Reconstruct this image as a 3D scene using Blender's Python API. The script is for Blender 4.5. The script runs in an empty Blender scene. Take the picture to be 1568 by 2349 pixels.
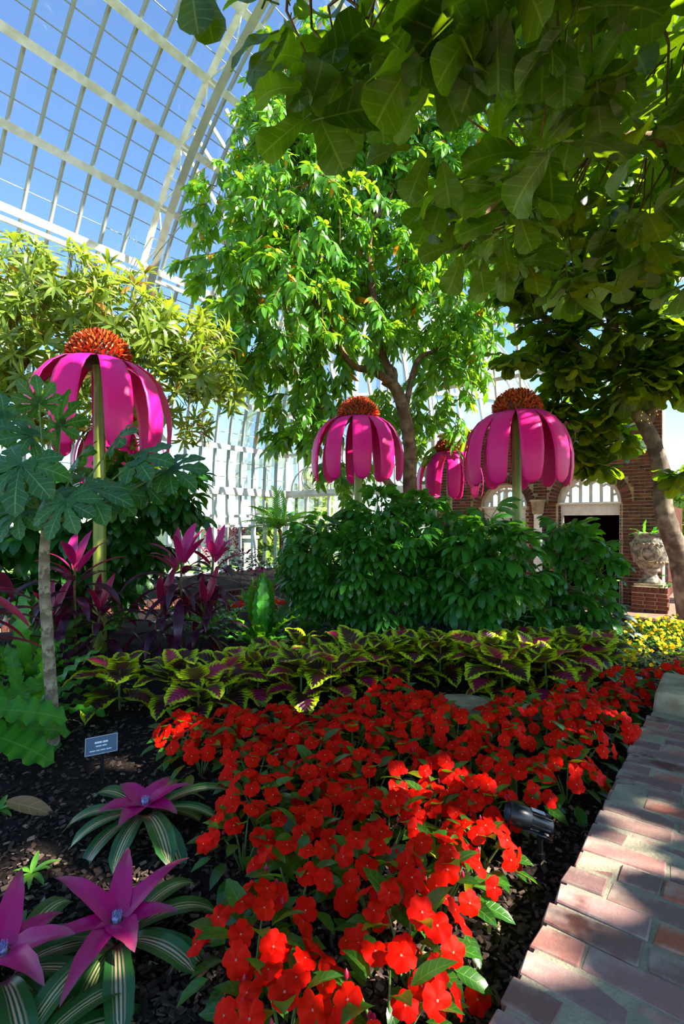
import bpy, bmesh, math, random
import numpy as np
from mathutils import Matrix, Vector

random.seed(7); np.random.seed(7)
R = random.uniform
sc = bpy.context.scene
col = sc.collection
PI = math.pi

# ------------------------------------------------------------------ camera
F, CX, HY, CZ = 1195.0, 784.0, 1196.0, 1.3
cd = bpy.data.cameras.new('camera'); cam = bpy.data.objects.new('camera', cd); col.objects.link(cam)
cd.sensor_fit = 'VERTICAL'; cd.sensor_height = 36.0; cd.lens = F / 2349 * 36.0
cd.shift_y = (HY - 1174.5) / 2349
cd.clip_start = 0.05; cd.clip_end = 400
cam.location = (0, 0, CZ); cam.rotation_euler = (PI / 2, 0, 0)
sc.camera = cam

# ------------------------------------------------------------------ sky, sun, exposure
SUN = Vector((0.70, -0.27, 0.66)).normalized()
wd = bpy.data.worlds.new('sky'); sc.world = wd; wd.use_nodes = True
wt = wd.node_tree; wt.nodes.clear()
wo = wt.nodes.new('ShaderNodeOutputWorld'); wb = wt.nodes.new('ShaderNodeBackground')
sky = wt.nodes.new('ShaderNodeTexSky'); sky.sky_type = 'NISHITA'; sky.sun_disc = False
sky.sun_elevation = math.asin(SUN.z); sky.sun_rotation = math.atan2(SUN.x, SUN.y)
sky.altitude = 300; sky.air_density = 1.0; sky.dust_density = 0.0; sky.ozone_density = 5.0
wt.links.new(sky.outputs[0], wb.inputs[0]); wt.links.new(wb.outputs[0], wo.inputs[0])
wb.inputs[1].default_value = 0.2
sl = bpy.data.lights.new('sun_offscreen', 'SUN'); so = bpy.data.objects.new('sun_offscreen', sl); col.objects.link(so)
sl.energy = 11.0; sl.angle = math.radians(0.6); sl.color = (1.0, 0.94, 0.84)
so.rotation_euler = SUN.to_track_quat('Z', 'Y').to_euler(); so.location = (8, 0, 12)
vs = sc.view_settings
vs.view_transform = 'Standard'; vs.look = 'None'; vs.gamma = 1.0; vs.use_curve_mapping = False
vs.exposure = 0.95
sc.cycles.max_bounces = 4; sc.cycles.diffuse_bounces = 3; sc.cycles.use_adaptive_sampling = True; sc.cycles.adaptive_threshold = 0.06; sc.cycles.adaptive_min_samples = 12; sc.cycles.glossy_bounces = 2
sc.cycles.transmission_bounces = 4; sc.cycles.transparent_max_bounces = 8
sc.cycles.caustics_reflective = False; sc.cycles.caustics_refractive = False

# ------------------------------------------------------------------ helpers
TH = math.atan(927 / F)
UX, UY = math.sin(TH), math.cos(TH)
def W(u, n, z): return Vector((u * UX - n * UY, u * UY + n * UX, z))      # glasshouse axes: u along, n to the left wall
def P(px, py, Y): return Vector(((px - CX) / F * Y, Y, CZ - (py - HY) / F * Y))
def G(px, py, z=0.0):
    Y = F * (CZ - z) / (py - HY); return Vector(((px - CX) / F * Y, Y, z))
def proj(p):
    if p[1] < 0.05: return (-9999, -9999)
    return (CX + F * p[0] / p[1], HY - F * (p[2] - CZ) / p[1])
def lin(c):
    if isinstance(c, str):
        c = [int(c[i:i + 2], 16) / 255 for i in (1, 3, 5)]
        c = [v / 12.92 if v <= .04045 else ((v + .055) / 1.055) ** 2.4 for v in c]
    return (c[0], c[1], c[2], 1.0)

class Geo:
    def __init__(s): s.v = []; s.f = []; s.uv = []; s.m = []; s.n = 0
    def add(s, V, Fs, UV=None, M=None, mat=0):
        V = np.asarray(V, dtype=np.float32)
        if M is not None:
            A = np.array(M, dtype=np.float32); V = V @ A[:3, :3].T + A[:3, 3]
        if UV is None: UV = np.zeros((len(V), 2), np.float32)
        s.v.append(V); s.uv.append(np.asarray(UV, np.float32))
        Q = np.asarray(Fs, dtype=np.int32)
        if Q.shape[1] == 3: Q = np.concatenate([Q, np.full((len(Q), 1), -1 - s.n)], 1)
        s.f.append(Q + s.n); s.m.append(np.full(len(Q), mat, np.int32)); s.n += len(V)
        return s
    def addg(s, g, M=None):
        V, Q, UV, mm = g.arrays()
        A = np.array(M, dtype=np.float32) if M is not None else None
        if A is not None: V = V @ A[:3, :3].T + A[:3, 3]
        Q2 = np.where(Q < 0, -1, Q + s.n)
        s.v.append(V); s.uv.append(UV); s.f.append(Q2.astype(np.int32)); s.m.append(mm); s.n += len(V)
        return s
    def arrays(s):
        return np.concatenate(s.v), np.concatenate(s.f), np.concatenate(s.uv), np.concatenate(s.m)
    def mesh(s, name, mats, smooth=True):
        V, Q, UV, mm = s.arrays()
        me = bpy.data.meshes.new(name)
        tri = Q[:, 3] < 0
        cnt = np.where(tri, 3, 4).astype(np.int32)
        keep = np.ones(Q.shape, bool); keep[tri, 3] = False
        L = Q[keep].astype(np.int32)
        me.vertices.add(len(V)); me.vertices.foreach_set('co', V.astype(np.float32).ravel())
        me.loops.add(len(L)); me.loops.foreach_set('vertex_index', L)
        me.polygons.add(len(Q))
        st = np.concatenate([[0], np.cumsum(cnt)[:-1]]).astype(np.int32)
        me.polygons.foreach_set('loop_start', st)
        try: me.polygons.foreach_set('loop_total', cnt)
        except Exception: pass
        me.polygons.foreach_set('material_index', mm)
        me.polygons.foreach_set('use_smooth', np.full(len(Q), smooth))
        uvl = me.uv_layers.new(name='UVMap'); uvl.data.foreach_set('uv', UV[L].ravel())
        for m in (mats if isinstance(mats, (list, tuple)) else [mats]): me.materials.append(m)
        me.update(calc_edges=True); me.validate()
        return me

def frame(pos, d, up=(0, 0, 1), s=1.0, roll=0.0):
    y = Vector(d).normalized(); u = Vector(up)
    x = y.cross(u)
    if x.length < 1e-4: x = y.cross(Vector((1, 0, 0)))
    x.normalize(); z = x.cross(y)
    if roll:
        c, t = math.cos(roll), math.sin(roll); x, z = x * c + z * t, z * c - x * t
    M = Matrix(((x.x * s, y.x * s, z.x * s, pos[0]), (x.y * s, y.y * s, z.y * s, pos[1]), (x.z * s, y.z * s, z.z * s, pos[2]), (0, 0, 0, 1)))
    return M
def T(x, y, z): return Matrix.Translation((x, y, z))
def RZ(a): return Matrix.Rotation(a, 4, 'Z')

def tag(o, label=None, cat=None, group=None, kind=None):
    if label: o['label'] = label
    if cat: o['category'] = cat
    if group: o['group'] = group
    if kind: o['kind'] = kind
    return o
def obj(name, me, parent=None, M=None):
    o = bpy.data.objects.new(name, me); col.objects.link(o)
    if parent is not None: o.parent = parent
    if M is not None: o.matrix_basis = M
    return o
def thing(name, label, cat, loc=(0, 0, 0), rz=0, group=None):
    o = bpy.data.objects.new(name, None); col.objects.link(o); o.empty_display_size = 0.1
    o.location = loc; o.rotation_euler = (0, 0, rz)
    return tag(o, label, cat, group)
def struct(name, label=None):
    o = bpy.data.objects.new(name, None); col.objects.link(o); o['kind'] = 'structure'
    if label: o['label'] = label
    return o

def tube(g, pts, rad, n=8, mat=0, caps=True, M=None):
    pts = [Vector(p) for p in pts]; k = len(pts)
    if not isinstance(rad, (list, tuple)): rad = [rad] * k
    V = []; UV = []; x = None; L = 0
    for i, p in enumerate(pts):
        d = (pts[min(i + 1, k - 1)] - pts[max(i - 1, 0)]).normalized()
        if x is None:
            x = d.cross(Vector((0, 0, 1)))
            if x.length < .1: x = d.cross(Vector((1, 0, 0)))
        x = (x - d * x.dot(d)).normalized(); y = d.cross(x)
        if i: L += (p - pts[i - 1]).length
        for j in range(n):
            a = 2 * PI * j / n
            V.append(p + (x * math.cos(a) + y * math.sin(a)) * rad[i]); UV.append((j / n, L))
    Fq = [(i * n + j, i * n + (j + 1) % n, (i + 1) * n + (j + 1) % n, (i + 1) * n + j) for i in range(k - 1) for j in range(n)]
    g.add(V, Fq, UV, M, mat)
    if caps:
        for i in (0, k - 1):
            ring = V[i * n:(i + 1) * n]; c = sum(ring, Vector()) / n
            tris = [(j, (j + 1) % n, n) if i else ((j + 1) % n, j, n) for j in range(n)]
            g.add(ring + [c], tris, None, M, mat)
    return g
def box(g, c, s, mat=0, M=None, top=1.0):
    x, y, z = s[0] / 2, s[1] / 2, s[2] / 2
    V = [(c[0] + a * x * (top if d > 0 else 1), c[1] + b * y * (top if d > 0 else 1), c[2] + d * z) for d in (-1, 1) for a, b in ((-1, -1), (1, -1), (1, 1), (-1, 1))]
    Q = [(3, 2, 1, 0), (4, 5, 6, 7), (0, 1, 5, 4), (1, 2, 6, 5), (2, 3, 7, 6), (3, 0, 4, 7)]
    return g.add(V, Q, None, M, mat)
def beam(g, a, b, w, h, up=(0, 0, 1), mat=0):
    a = Vector(a); b = Vector(b); L = (b - a).length
    return box(g, (0, L / 2, 0), (w, L, h), mat, frame(a, b - a, up))
def lathe(g, prof, n=24, mat=0, M=None):
    V = [(r * math.cos(2 * PI * j / n), r * math.sin(2 * PI * j / n), z) for r, z in prof for j in range(n)]
    UV = [(j / n, z) for r, z in prof for j in range(n)]
    Q = [(i * n + j, i * n + (j + 1) % n, (i + 1) * n + (j + 1) % n, (i + 1) * n + j) for i in range(len(prof) - 1) for j in range(n)]
    return g.add(V, Q, UV, M, mat)
def bevel_box(name, s, bev, mat, seg=1, jit=0.0):
    bm = bmesh.new(); bmesh.ops.create_cube(bm, size=1.0)
    for v in bm.verts: v.co = Vector((v.co.x * s[0], v.co.y * s[1], v.co.z * s[2])) + Vector((R(-jit, jit), R(-jit, jit), R(-jit, jit) * .25))
    bmesh.ops.bevel(bm, geom=bm.edges[:], offset=bev, segments=seg, affect='EDGES', profile=.6)
    me = bpy.data.meshes.new(name); bm.to_mesh(me); bm.free(); me.materials.append(mat); return me

# leaf shapes: local +Y along the leaf, +Z its upper side
def leaf(L, Wd, prof, nL=8, nW=1, droop=.5, fold=.15, wave=0.0, wf=3.0, serr=0.0, start=0.0, twist=0.0, pet=0.0, ph=0.0):
    V = []; UV = []; y = z = 0.0; a = start; c = 2 * nW + 1
    if pet:
        y += pet * math.cos(a); z += pet * math.sin(a)
    for i in range(nL + 1):
        t = i / nL
        if i:
            a = start - droop * t * t ** .3
            y += L / nL * math.cos(a); z += L / nL * math.sin(a)
        w = Wd * max(prof(t), .012)
        if serr and i % 2 and 0 < i < nL: w *= 1 - serr
        ny, nz = -math.sin(a), math.cos(a); tw = twist * t
        for j in range(c):
            s = (j - nW) / nW; k = abs(s)
            h = fold * k * w + wave * Wd * math.sin(2 * PI * wf * t + (1.3 if s > 0 else 0) + ph) * k * k
            xx = s * w * math.cos(tw); h += s * w * math.sin(tw)
            V.append((xx, y + ny * h, z + nz * h)); UV.append(((s + 1) / 2, t))
    Q = [(i * c + j, i * c + j + 1, (i + 1) * c + j + 1, (i + 1) * c + j) for i in range(nL) for j in range(c - 1)]
    return np.array(V, np.float32), np.array(Q, np.int32), np.array(UV, np.float32)
def lerp_prof(*k):
    def f(t):
        for (a, b), (c, d) in zip(k, k[1:]):
            if t <= c:
                q = (t - a) / (c - a); q = q * q * (3 - 2 * q); return b + (d - b) * q
        return k[-1][1]
    return f
lance = lambda t: math.sin(PI * t ** .8) ** .8 if t < 1 else 0
ovate = lerp_prof((0, .05), (.12, .6), (.35, 1), (.7, .72), (.9, .3), (1, 0))
heart = lerp_prof((0, .35), (.08, .85), (.28, 1), (.55, .85), (.8, .45), (1, 0))
fiddle = lerp_prof((0, .12), (.12, .42), (.3, .55), (.48, .7), (.7, 1), (.9, .9), (1, .42))
strap = lerp_prof((0, .55), (.3, .85), (.6, 1), (.82, .85), (.95, .4), (1, 0))
oblong = lerp_prof((0, .08), (.2, .6), (.55, 1), (.8, .8), (.95, .3), (1, 0))

# ------------------------------------------------------------------ materials
def newmat(name):
    m = bpy.data.materials.new(name); m.use_nodes = True
    m.node_tree.nodes.clear(); return m, m.node_tree
class N:
    def __init__(s, name):
        s.mat, s.t = newmat(name); s.out = s.t.nodes.new('ShaderNodeOutputMaterial')
    def n(s, typ, **kw):
        d = s.t.nodes.new('ShaderNode' + typ)
        for k, v in kw.items(): setattr(d, k, v)
        return d
    def set(s, sock, v):
        if hasattr(v, 'is_linked') or isinstance(v, bpy.types.NodeSocket): s.t.links.new(v, sock)
        else: sock.default_value = v
    def m(s, op, a, b=0.0, c=None, clamp=False):
        d = s.n('Math', operation=op); d.use_clamp = clamp
        s.set(d.inputs[0], a); s.set(d.inputs[1], b)
        if c is not None: s.set(d.inputs[2], c)
        return d.outputs[0]
    def mix(s, f, a, b, bt='MIX'):
        d = s.n('MixRGB', blend_type=bt); s.set(d.inputs[0], f)
        s.set(d.inputs[1], lin(a) if isinstance(a, (str, tuple)) else a); s.set(d.inputs[2], lin(b) if isinstance(b, (str, tuple)) else b)
        return d.outputs[0]
    def uv(s):
        q = s.n('SeparateXYZ'); s.t.links.new(s.n('UVMap').outputs[0], q.inputs[0]); return q.outputs[0], q.outputs[1]
    def ss(s, lo, hi, v):
        d = s.n('MapRange', interpolation_type='SMOOTHSTEP'); s.set(d.inputs[0], v)
        s.set(d.inputs[1], lo); s.set(d.inputs[2], hi); return d.outputs[0]
    def noise(s, scale, detail=3, vec=None, rough=.55):
        d = s.n('TexNoise'); d.inputs['Scale'].default_value = scale; d.inputs['Detail'].default_value = detail; d.inputs['Roughness'].default_value = rough
        s.t.links.new(vec if vec is not None else s.n('TexCoord').outputs['Object'], d.inputs[0]); return d.outputs[0]
    def rnd(s):
        a = s.n('ObjectInfo').outputs['Random']; b = s.n('NewGeometry').outputs['Random Per Island']
        return s.m('FRACT', s.m('ADD', a, b))
    def bsdf(s, colr, rough=.5, spec=.5, metal=0.0, bump=None, bs=.3, bd=.02, coat=0):
        d = s.n('BsdfPrincipled'); s.set(d.inputs['Base Color'], lin(colr) if isinstance(colr, (str, tuple)) else colr)
        s.set(d.inputs['Roughness'], rough); d.inputs['Specular IOR Level'].default_value = spec; d.inputs['Metallic'].default_value = metal
        if coat: d.inputs['Coat Weight'].default_value = coat; d.inputs['Coat Roughness'].default_value = .2
        if bump is not None:
            b = s.n('Bump'); b.inputs['Strength'].default_value = bs; b.inputs['Distance'].default_value = bd
            s.t.links.new(bump, b.inputs['Height']); s.t.links.new(b.outputs[0], d.inputs['Normal'])
        return d.outputs[0]
    def finish(s, sh): s.t.links.new(sh, s.out.inputs[0]); return s.mat
    def trans(s, sh, colr, f):
        d = s.n('BsdfTranslucent'); s.set(d.inputs[0], lin(colr) if isinstance(colr, (str, tuple)) else colr)
        mx = s.n('MixShader'); mx.inputs[0].default_value = f
        s.t.links.new(sh, mx.inputs[1]); s.t.links.new(d.outputs[0], mx.inputs[2]); return mx.outputs[0]

def leaf_mat(name, c1, c2, vein, rough=.32, tr=.35, tcol='#9fd010', k=7, sl=.9, vw=.5, old=None, oldf=.97, spec=.5):
    n = N(name); u, v = n.uv(); mid = n.m('MULTIPLY', n.m('ABSOLUTE', n.m('SUBTRACT', u, .5)), 2)
    r = n.rnd(); c = n.mix(r, c1, c2)
    rib = n.m('SUBTRACT', 1, n.ss(.02, .09, mid))
    side = n.ss(.86, .99, n.m('SINE', n.m('MULTIPLY', n.m('SUBTRACT', n.m('MULTIPLY', v, k), n.m('MULTIPLY', mid, sl)), 2 * PI)))
    vm = n.m('MAXIMUM', rib, n.m('MULTIPLY', side, .55))
    c = n.mix(n.m('MULTIPLY', vm, vw), c, vein)
    if old: c = n.mix(n.m('GREATER_THAN', r, oldf), c, old)
    tc = n.mix(.75, c, tcol) if not old else n.mix(n.m('GREATER_THAN', r, oldf), n.mix(.75, c, tcol), old)
    sh = n.bsdf(c, rough, spec, bump=vm, bs=.25, bd=.004)
    return n.finish(n.trans(sh, tc, tr))
def plain(name, c, rough=.5, spec=.5, metal=0, var=None, ns=20, bump=0, bd=.01):
    n = N(name); nz = n.noise(ns)
    cc = n.mix(n.ss(.3, .7, nz), c, var) if var else c
    return n.finish(n.bsdf(cc, rough, spec, metal, nz if bump else None, bump, bd))

M = {}
M['fig'] = leaf_mat('fiddle_leaf', '#1c3e0e', '#2e5418', '#869a40', rough=.34, tr=.5, tcol='#9cc008', k=6, vw=.75)
M['ficus'] = leaf_mat('hanging_leaf', '#2b6416', '#57942a', '#8cb050', rough=.28, tr=.42, tcol='#b0e020', k=8, old='#d98a10', oldf=.982)
M['mango'] = leaf_mat('whorled_leaf', '#48681c', '#84993a', '#b0b860', rough=.33, tr=.36, tcol='#c4d428', k=10, old='#8a6a28', oldf=.97)
M['scheff'] = leaf_mat('umbrella_leaf', '#235a14', '#387a22', '#5f8f4a', rough=.27, tr=.28, tcol='#7cc41c', k=7, vw=.5, spec=.45)
M['dkgreen'] = leaf_mat('dark_shrub_leaf', '#1a4614', '#285c1c', '#4a7a44', rough=.28, tr=.28, tcol='#7cc41c', k=8, spec=.45)
M['palmate'] = leaf_mat('lobed_leaf', '#22501c', '#306422', '#7fa46a', rough=.42, tr=.3, tcol='#5aa018', k=7, vw=.7)
M['impleaf'] = leaf_mat('impatiens_leaf', '#1f4c14', '#3a7420', '#7aa44a', rough=.28, tr=.35, tcol='#a8e010', k=6, old='#8a8a18', oldf=.95)
M['fern'] = leaf_mat('fern_frond', '#307a20', '#46942c', '#78b050', rough=.35, tr=.35, tcol='#9ade18', k=14, sl=.3)
M['seedling'] = leaf_mat('seedling_leaf', '#4c8a24', '#64a034', '#9cc060', tr=.35, k=6)
M['viola_leaf'] = leaf_mat('viola_leaf', '#2a5a16', '#4a7a1c', '#6a9a3c', tr=.35, k=4)
M['outleaf'] = leaf_mat('garden_tree_leaf', '#6f8a28', '#8ea83c', '#a0b050', rough=.5, tr=.3, tcol='#c8dc40', k=4)
M['silver'] = leaf_mat('silver_leaf', '#3c4a44', '#8a9a96', '#c8d4d0', rough=.3, tr=.15, tcol='#7a9a70', k=7, vw=.9)
M['aloc'] = leaf_mat('dark_arrow_leaf', '#16261f', '#20362c', '#c4d8cc', rough=.25, tr=.12, tcol='#4a8040', k=5, sl=1.2, vw=1.0)
M['dryleaf'] = leaf_mat('dry_leaf', '#7a5530', '#b58a54', '#d8b078', rough=.6, tr=.2, tcol='#d09040', k=5)
M['caladium'] = leaf_mat('pink_leaf', '#b01850', '#e04890', '#f0a0c0', tr=.3, tcol='#ff60a0', k=5)
M['twig'] = plain('twig_bark', '#5b4630', .8, .2, var='#7c6444', ns=30)
M['petiole'] = plain('green_petiole', '#4c6a2c', .5, .4, var='#6a7c40', ns=30)
def bark(name, a, b, ns=9, ringy=14, bs=.6, rw=.05):
    n = N(name); u, v = n.uv(); nz = n.noise(ns, 5)
    ring = n.m('SINE', n.m('ADD', n.m('MULTIPLY', v, ringy * 6.28), n.m('MULTIPLY', nz, 9)))
    h = n.m('ADD', n.m('MULTIPLY', ring, rw), nz)
    return n.finish(n.bsdf(n.mix(n.ss(.35, .75, h), a, b), .85, .2, bump=h, bs=bs, bd=.02))
M['barkfig'] = bark('fig_bark', '#4e4338', '#8b7d6c', 6, 2)
M['barkbrown'] = bark('brown_bark', '#5a4432', '#94785c', 7, 3)
M['barkpale'] = bark('ringed_pale_bark', '#6e5f4c', '#a89a80', 30, 9, .9, .09)

def coleus_mat():
    n = N('coleus_leaf'); u, v = n.uv(); mid = n.m('MULTIPLY', n.m('ABSOLUTE', n.m('SUBTRACT', u, .5)), 2)
    r = n.rnd()
    side = n.m('SINE', n.m('MULTIPLY', n.m('SUBTRACT', n.m('MULTIPLY', v, 9), n.m('MULTIPLY', mid, 2.2)), 2 * PI))
    d = n.m('ADD', n.m('ADD', mid, n.m('MULTIPLY', side, .16)), n.m('MULTIPLY', n.m('POWER', v, 5), .7))
    d = n.m('ADD', d, n.m('MULTIPLY', n.m('SUBTRACT', n.noise(30, 2), .5), .25))
    centre = n.mix(n.ss(.72, .95, r), '#3d0a22', '#c01055')
    centre = n.mix(n.m('MULTIPLY', n.m('SUBTRACT', 1, n.ss(.0, .35, mid)), n.ss(.5, 1, r)), centre, '#b01460')
    lime = n.mix(r, '#b0d00c', '#d2de1c'); lime = n.mix(n.m('MULTIPLY', n.ss(.7, .98, side), .5), lime, '#5c7a10')
    c = n.mix(n.ss(.56, .66, d), centre, lime)
    sh = n.bsdf(c, .4, .4, bump=side, bs=.5, bd=.006)
    return n.finish(n.trans(sh, n.mix(.4, c, '#f0f020'), .3))
M['coleus'] = coleus_mat()
def brom_mat(name, edge, stripe, base, bf):
    n = N(name); u, v = n.uv(); mid = n.m('MULTIPLY', n.m('ABSOLUTE', n.m('SUBTRACT', u, .5)), 2)
    st = n.m('SINE', n.m('MULTIPLY', u, 46)); r = n.rnd()
    s = n.m('MULTIPLY', n.m('SUBTRACT', 1, n.ss(.25, .5, mid)), n.ss(-.35, .35, st))
    c = n.mix(s, n.mix(n.ss(-.5, 1, n.m('SINE', n.m('MULTIPLY', u, 60))), edge, '#2c5c28' if bf < .9 else edge), n.mix(r, stripe, '#d8a890' if bf < .9 else stripe))
    c = n.mix(n.m('SUBTRACT', 1, n.ss(bf * .35, bf, n.m('ADD', v, n.m('MULTIPLY', mid, .12)))), c, base)
    sh = n.bsdf(c, .28, .5)
    return n.finish(n.trans(sh, n.mix(.5, c, '#b0d020' if bf < .9 else '#ff3090'), .25))
M['brom'] = brom_mat('bromeliad_leaf', '#2c6434', '#d4cc8c', '#8a1c50', .22)
M['bromc'] = brom_mat('bromeliad_heart_leaf', '#6a5a50', '#b04a74', '#c8106e', 1.35)
def cord_mat(name, a, b, edge, rib):
    n = N(name); u, v = n.uv(); mid = n.m('MULTIPLY', n.m('ABSOLUTE', n.m('SUBTRACT', u, .5)), 2)
    st = n.m('SINE', n.m('MULTIPLY', u, 70)); r = n.rnd()
    c = n.mix(r, a, b); c = n.mix(n.m('MULTIPLY', n.ss(.2, 1, st), .35), c, rib); c = n.mix(n.ss(.86, .97, mid), c, edge)
    return n.finish(n.trans(n.bsdf(c, .3, .5), n.mix(.5, c, '#ff1060'), .22))
M['cord'] = cord_mat('cordyline_leaf', '#231420', '#3c1c34', '#8c1c4c', '#4a3048')
M['cordpink'] = cord_mat('cordyline_new_leaf', '#9c1458', '#cc2c80', '#e04888', '#7c1c50')
M['cordred'] = cord_mat('cordyline_red_leaf', '#7c1438', '#b41c48', '#e05078', '#3c1428')
def bloom_mat(name, c1, c2, tcol, eye):
    n = N(name); u, v = n.uv(); r = n.rnd()
    c = n.mix(r, c1, c2); c = n.mix(n.m('MULTIPLY', n.ss(.75, 1, n.m('SINE', n.m('MULTIPLY', u, 2 * PI * 20))), .15), c, '#b00c00')
    c = n.mix(n.m('SUBTRACT', 1, n.ss(.04, .09, v)), c, eye)
    return n.finish(n.trans(n.bsdf(c, .6, .1), tcol, .34))
M['bloom'] = bloom_mat('red_bloom', '#e80a00', '#f01600', '#ff4c00', '#ffd0b0')
M['bud'] = plain('bud_pink', '#b0103c', .4)
M['yellow'] = bloom_mat('yellow_bloom', '#e8b408', '#f4cc14', '#ffe020', '#402000')
def petal_mat():
    n = N('magenta_painted_metal'); nz = n.noise(2.5, 3)
    c = n.mix(n.ss(.3, .7, nz), '#d80e72', '#dc1a7c')
    return n.finish(n.bsdf(c, .42, .3))
M['petal'] = petal_mat()
M['stem'] = plain('olive_painted_stem', '#6f7c22', .35, .5, var='#7f8c2c', ns=3)
M['hub'] = plain('hub_metal', '#3c3418', .5)
def floret_mat(name, a, b):
    n = N(name); r = n.rnd(); u, v = n.uv(); c = n.mix(r, a, b)
    return n.finish(n.bsdf(c, .5, .4))
M['floret'] = floret_mat('rust_orange_floret', '#8c260c', '#cc5a14')
def brick_mat(name, cols, scale=1.0, pale=.35):
    n = N(name); r = n.rnd(); cr = n.n('ValToRGB'); e = cr.color_ramp.elements; cr.color_ramp.interpolation = 'LINEAR'
    e[0].color = lin(cols[0]); e[1].color = lin(cols[-1])
    for i, cc in enumerate(cols[1:-1]): x = e.new((i + 1) / (len(cols) - 1)); x.color = lin(cc)
    n.t.links.new(r, cr.inputs[0])
    nz = n.noise(14 * scale, 5); fine = n.noise(120 * scale, 3)
    c = n.mix(n.m('MULTIPLY', n.ss(.45, .75, nz), pale), cr.outputs[0], '#b0a08e')
    c = n.mix(n.m('MULTIPLY', n.ss(.55, .8, fine), .3), c, '#4a3028')
    if pale > .4: c = n.mix(n.m('MULTIPLY', n.ss(.62, .68, n.noise(3.2, 4, n.n('NewGeometry').outputs['Position'])), .75), c, '#4c2216')
    h = n.m('ADD', nz, n.m('MULTIPLY', fine, .5))
    return n.finish(n.bsdf(c, .85, .25, bump=h, bs=.5, bd=.006))
M['brick'] = brick_mat('weathered_brick', ['#7d6058', '#86675c', '#8c6456', '#765852', '#90706a', '#a8583a'], 1, .6)
M['brickwall'] = brick_mat('facade_brick', ['#52281c', '#5f2e20', '#401e18', '#6c3624', '#3a1e1a', '#84422a'], .6, .12)
def mort(name, a, b, c2=None):
    n = N(name); nz = n.noise(8, 5); fine = n.noise(90, 4); c = n.mix(n.ss(.35, .7, nz), a, b); c = n.mix(n.m('MULTIPLY', n.ss(.5, .8, fine), .4), c, '#6a6450')
    return n.finish(n.bsdf(c, .95, .1, bump=n.m('ADD', nz, fine), bs=.6, bd=.008))
M['mortar'] = mort('mossy_mortar', '#8c8470', '#a49a80')
M['mortarwall'] = mort('facade_mortar', '#a09070', '#bcae8c')
def soil_mat():
    n = N('dark_mulch_soil'); nz = n.noise(60, 6, rough=.7); big = n.noise(3, 3)
    c = n.mix(n.ss(.4, .75, nz), '#17110e', '#453630'); c = n.mix(n.m('MULTIPLY', n.ss(.4, .7, big), .4), c, '#2c221c')
    return n.finish(n.bsdf(c, .95, .15, bump=nz, bs=1.0, bd=.03))
M['soil'] = soil_mat()
def chip_mat():
    n = N('mulch_chip'); r = n.rnd(); c = n.mix(r, '#1c1512', '#5c4a40'); c = n.mix(n.m('GREATER_THAN', r, .93), c, '#8a745e')
    return n.finish(n.bsdf(c, .9, .2))
M['chip'] = chip_mat()
M['white'] = plain('white_paint', '#e6e4dc', .5, .4, var='#cfcabb', ns=6)
M['frame'] = plain('glasshouse_white_frame', '#f0ede4', .55, .35, var='#d2ccbc', ns=4)
M['framegrey'] = plain('grey_steel_chord', '#a9a797', .55, .35, var='#98968a', ns=4)
M['bar'] = plain('glazing_bar_grey', '#a6a69c', .55, .3)
M['stone'] = plain('pale_stone', '#b0a080', .9, .2, var='#8a7a5e', ns=9, bump=.5)
M['urnstone'] = plain('weathered_urn_stone', '#a09684', .9, .2, var='#4c4842', ns=11, bump=.6, bd=.02)
M['black'] = plain('black_plastic', '#16181c', .35, .5)
M['grey'] = plain('grey_box', '#8b949c', .5)
M['corridor'] = plain('corridor_brick', '#5c3428', .9, .1, var='#3c221c', ns=8)
M['bulb'] = None
n = N('warm_bulb'); em = n.n('Emission'); em.inputs[0].default_value = lin('#ffb040'); em.inputs[1].default_value = 1.5; M['bulb'] = n.finish(em.outputs[0])
def glass_mat(name, tint, refl, gc='#ffffff'):
    n = N(name); t = n.n('BsdfTransparent'); t.inputs[0].default_value = lin(tint)
    g = n.n('BsdfGlossy'); g.inputs[0].default_value = lin(gc); g.inputs['Roughness'].default_value = .04
    lw = n.n('LayerWeight'); lw.inputs[0].default_value = .35
    mx = n.n('MixShader'); n.set(mx.inputs[0], n.m('MULTIPLY', lw.outputs['Fresnel'], refl))
    n.t.links.new(t.outputs[0], mx.inputs[1]); n.t.links.new(g.outputs[0], mx.inputs[2]); return n.finish(mx.outputs[0])
M['glass'] = glass_mat('roof_glass', (.95, .975, .985), .35)
n = N('hazy_glass'); t_ = n.n('BsdfTransparent'); t_.inputs[0].default_value = (.82, .85, .85, 1)
b_ = n.bsdf('#8c9294', .12, .6); mx_ = n.n('MixShader'); mx_.inputs[0].default_value = .4
n.t.links.new(t_.outputs[0], mx_.inputs[1]); n.t.links.new(b_, mx_.inputs[2]); M['hazeglass'] = n.finish(mx_.outputs[0])
def paver_mat():
    n = N('brick_paving'); b = n.n('TexBrick'); b.inputs['Scale'].default_value = 4.5
    b.inputs['Color1'].default_value = lin('#7c5444'); b.inputs['Color2'].default_value = lin('#946a54'); b.inputs['Mortar'].default_value = lin('#8c8270')
    n.t.links.new(n.n('TexCoord').outputs['Object'], b.inputs[0]); return n.finish(n.bsdf(b.outputs[0], .8, .2))
M['paver'] = paver_mat()
M['lawn'] = plain('garden_lawn', '#5c7a30', .9, .1, var='#78904a', ns=1)
M['signface'] = plain('slate_sign', '#4c5a66', .3, .5)
M['signrim'] = plain('sign_rim', '#a8b0b4', .4, .5)
M['signtext'] = plain('sign_text', '#d8dee0', .5)

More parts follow.
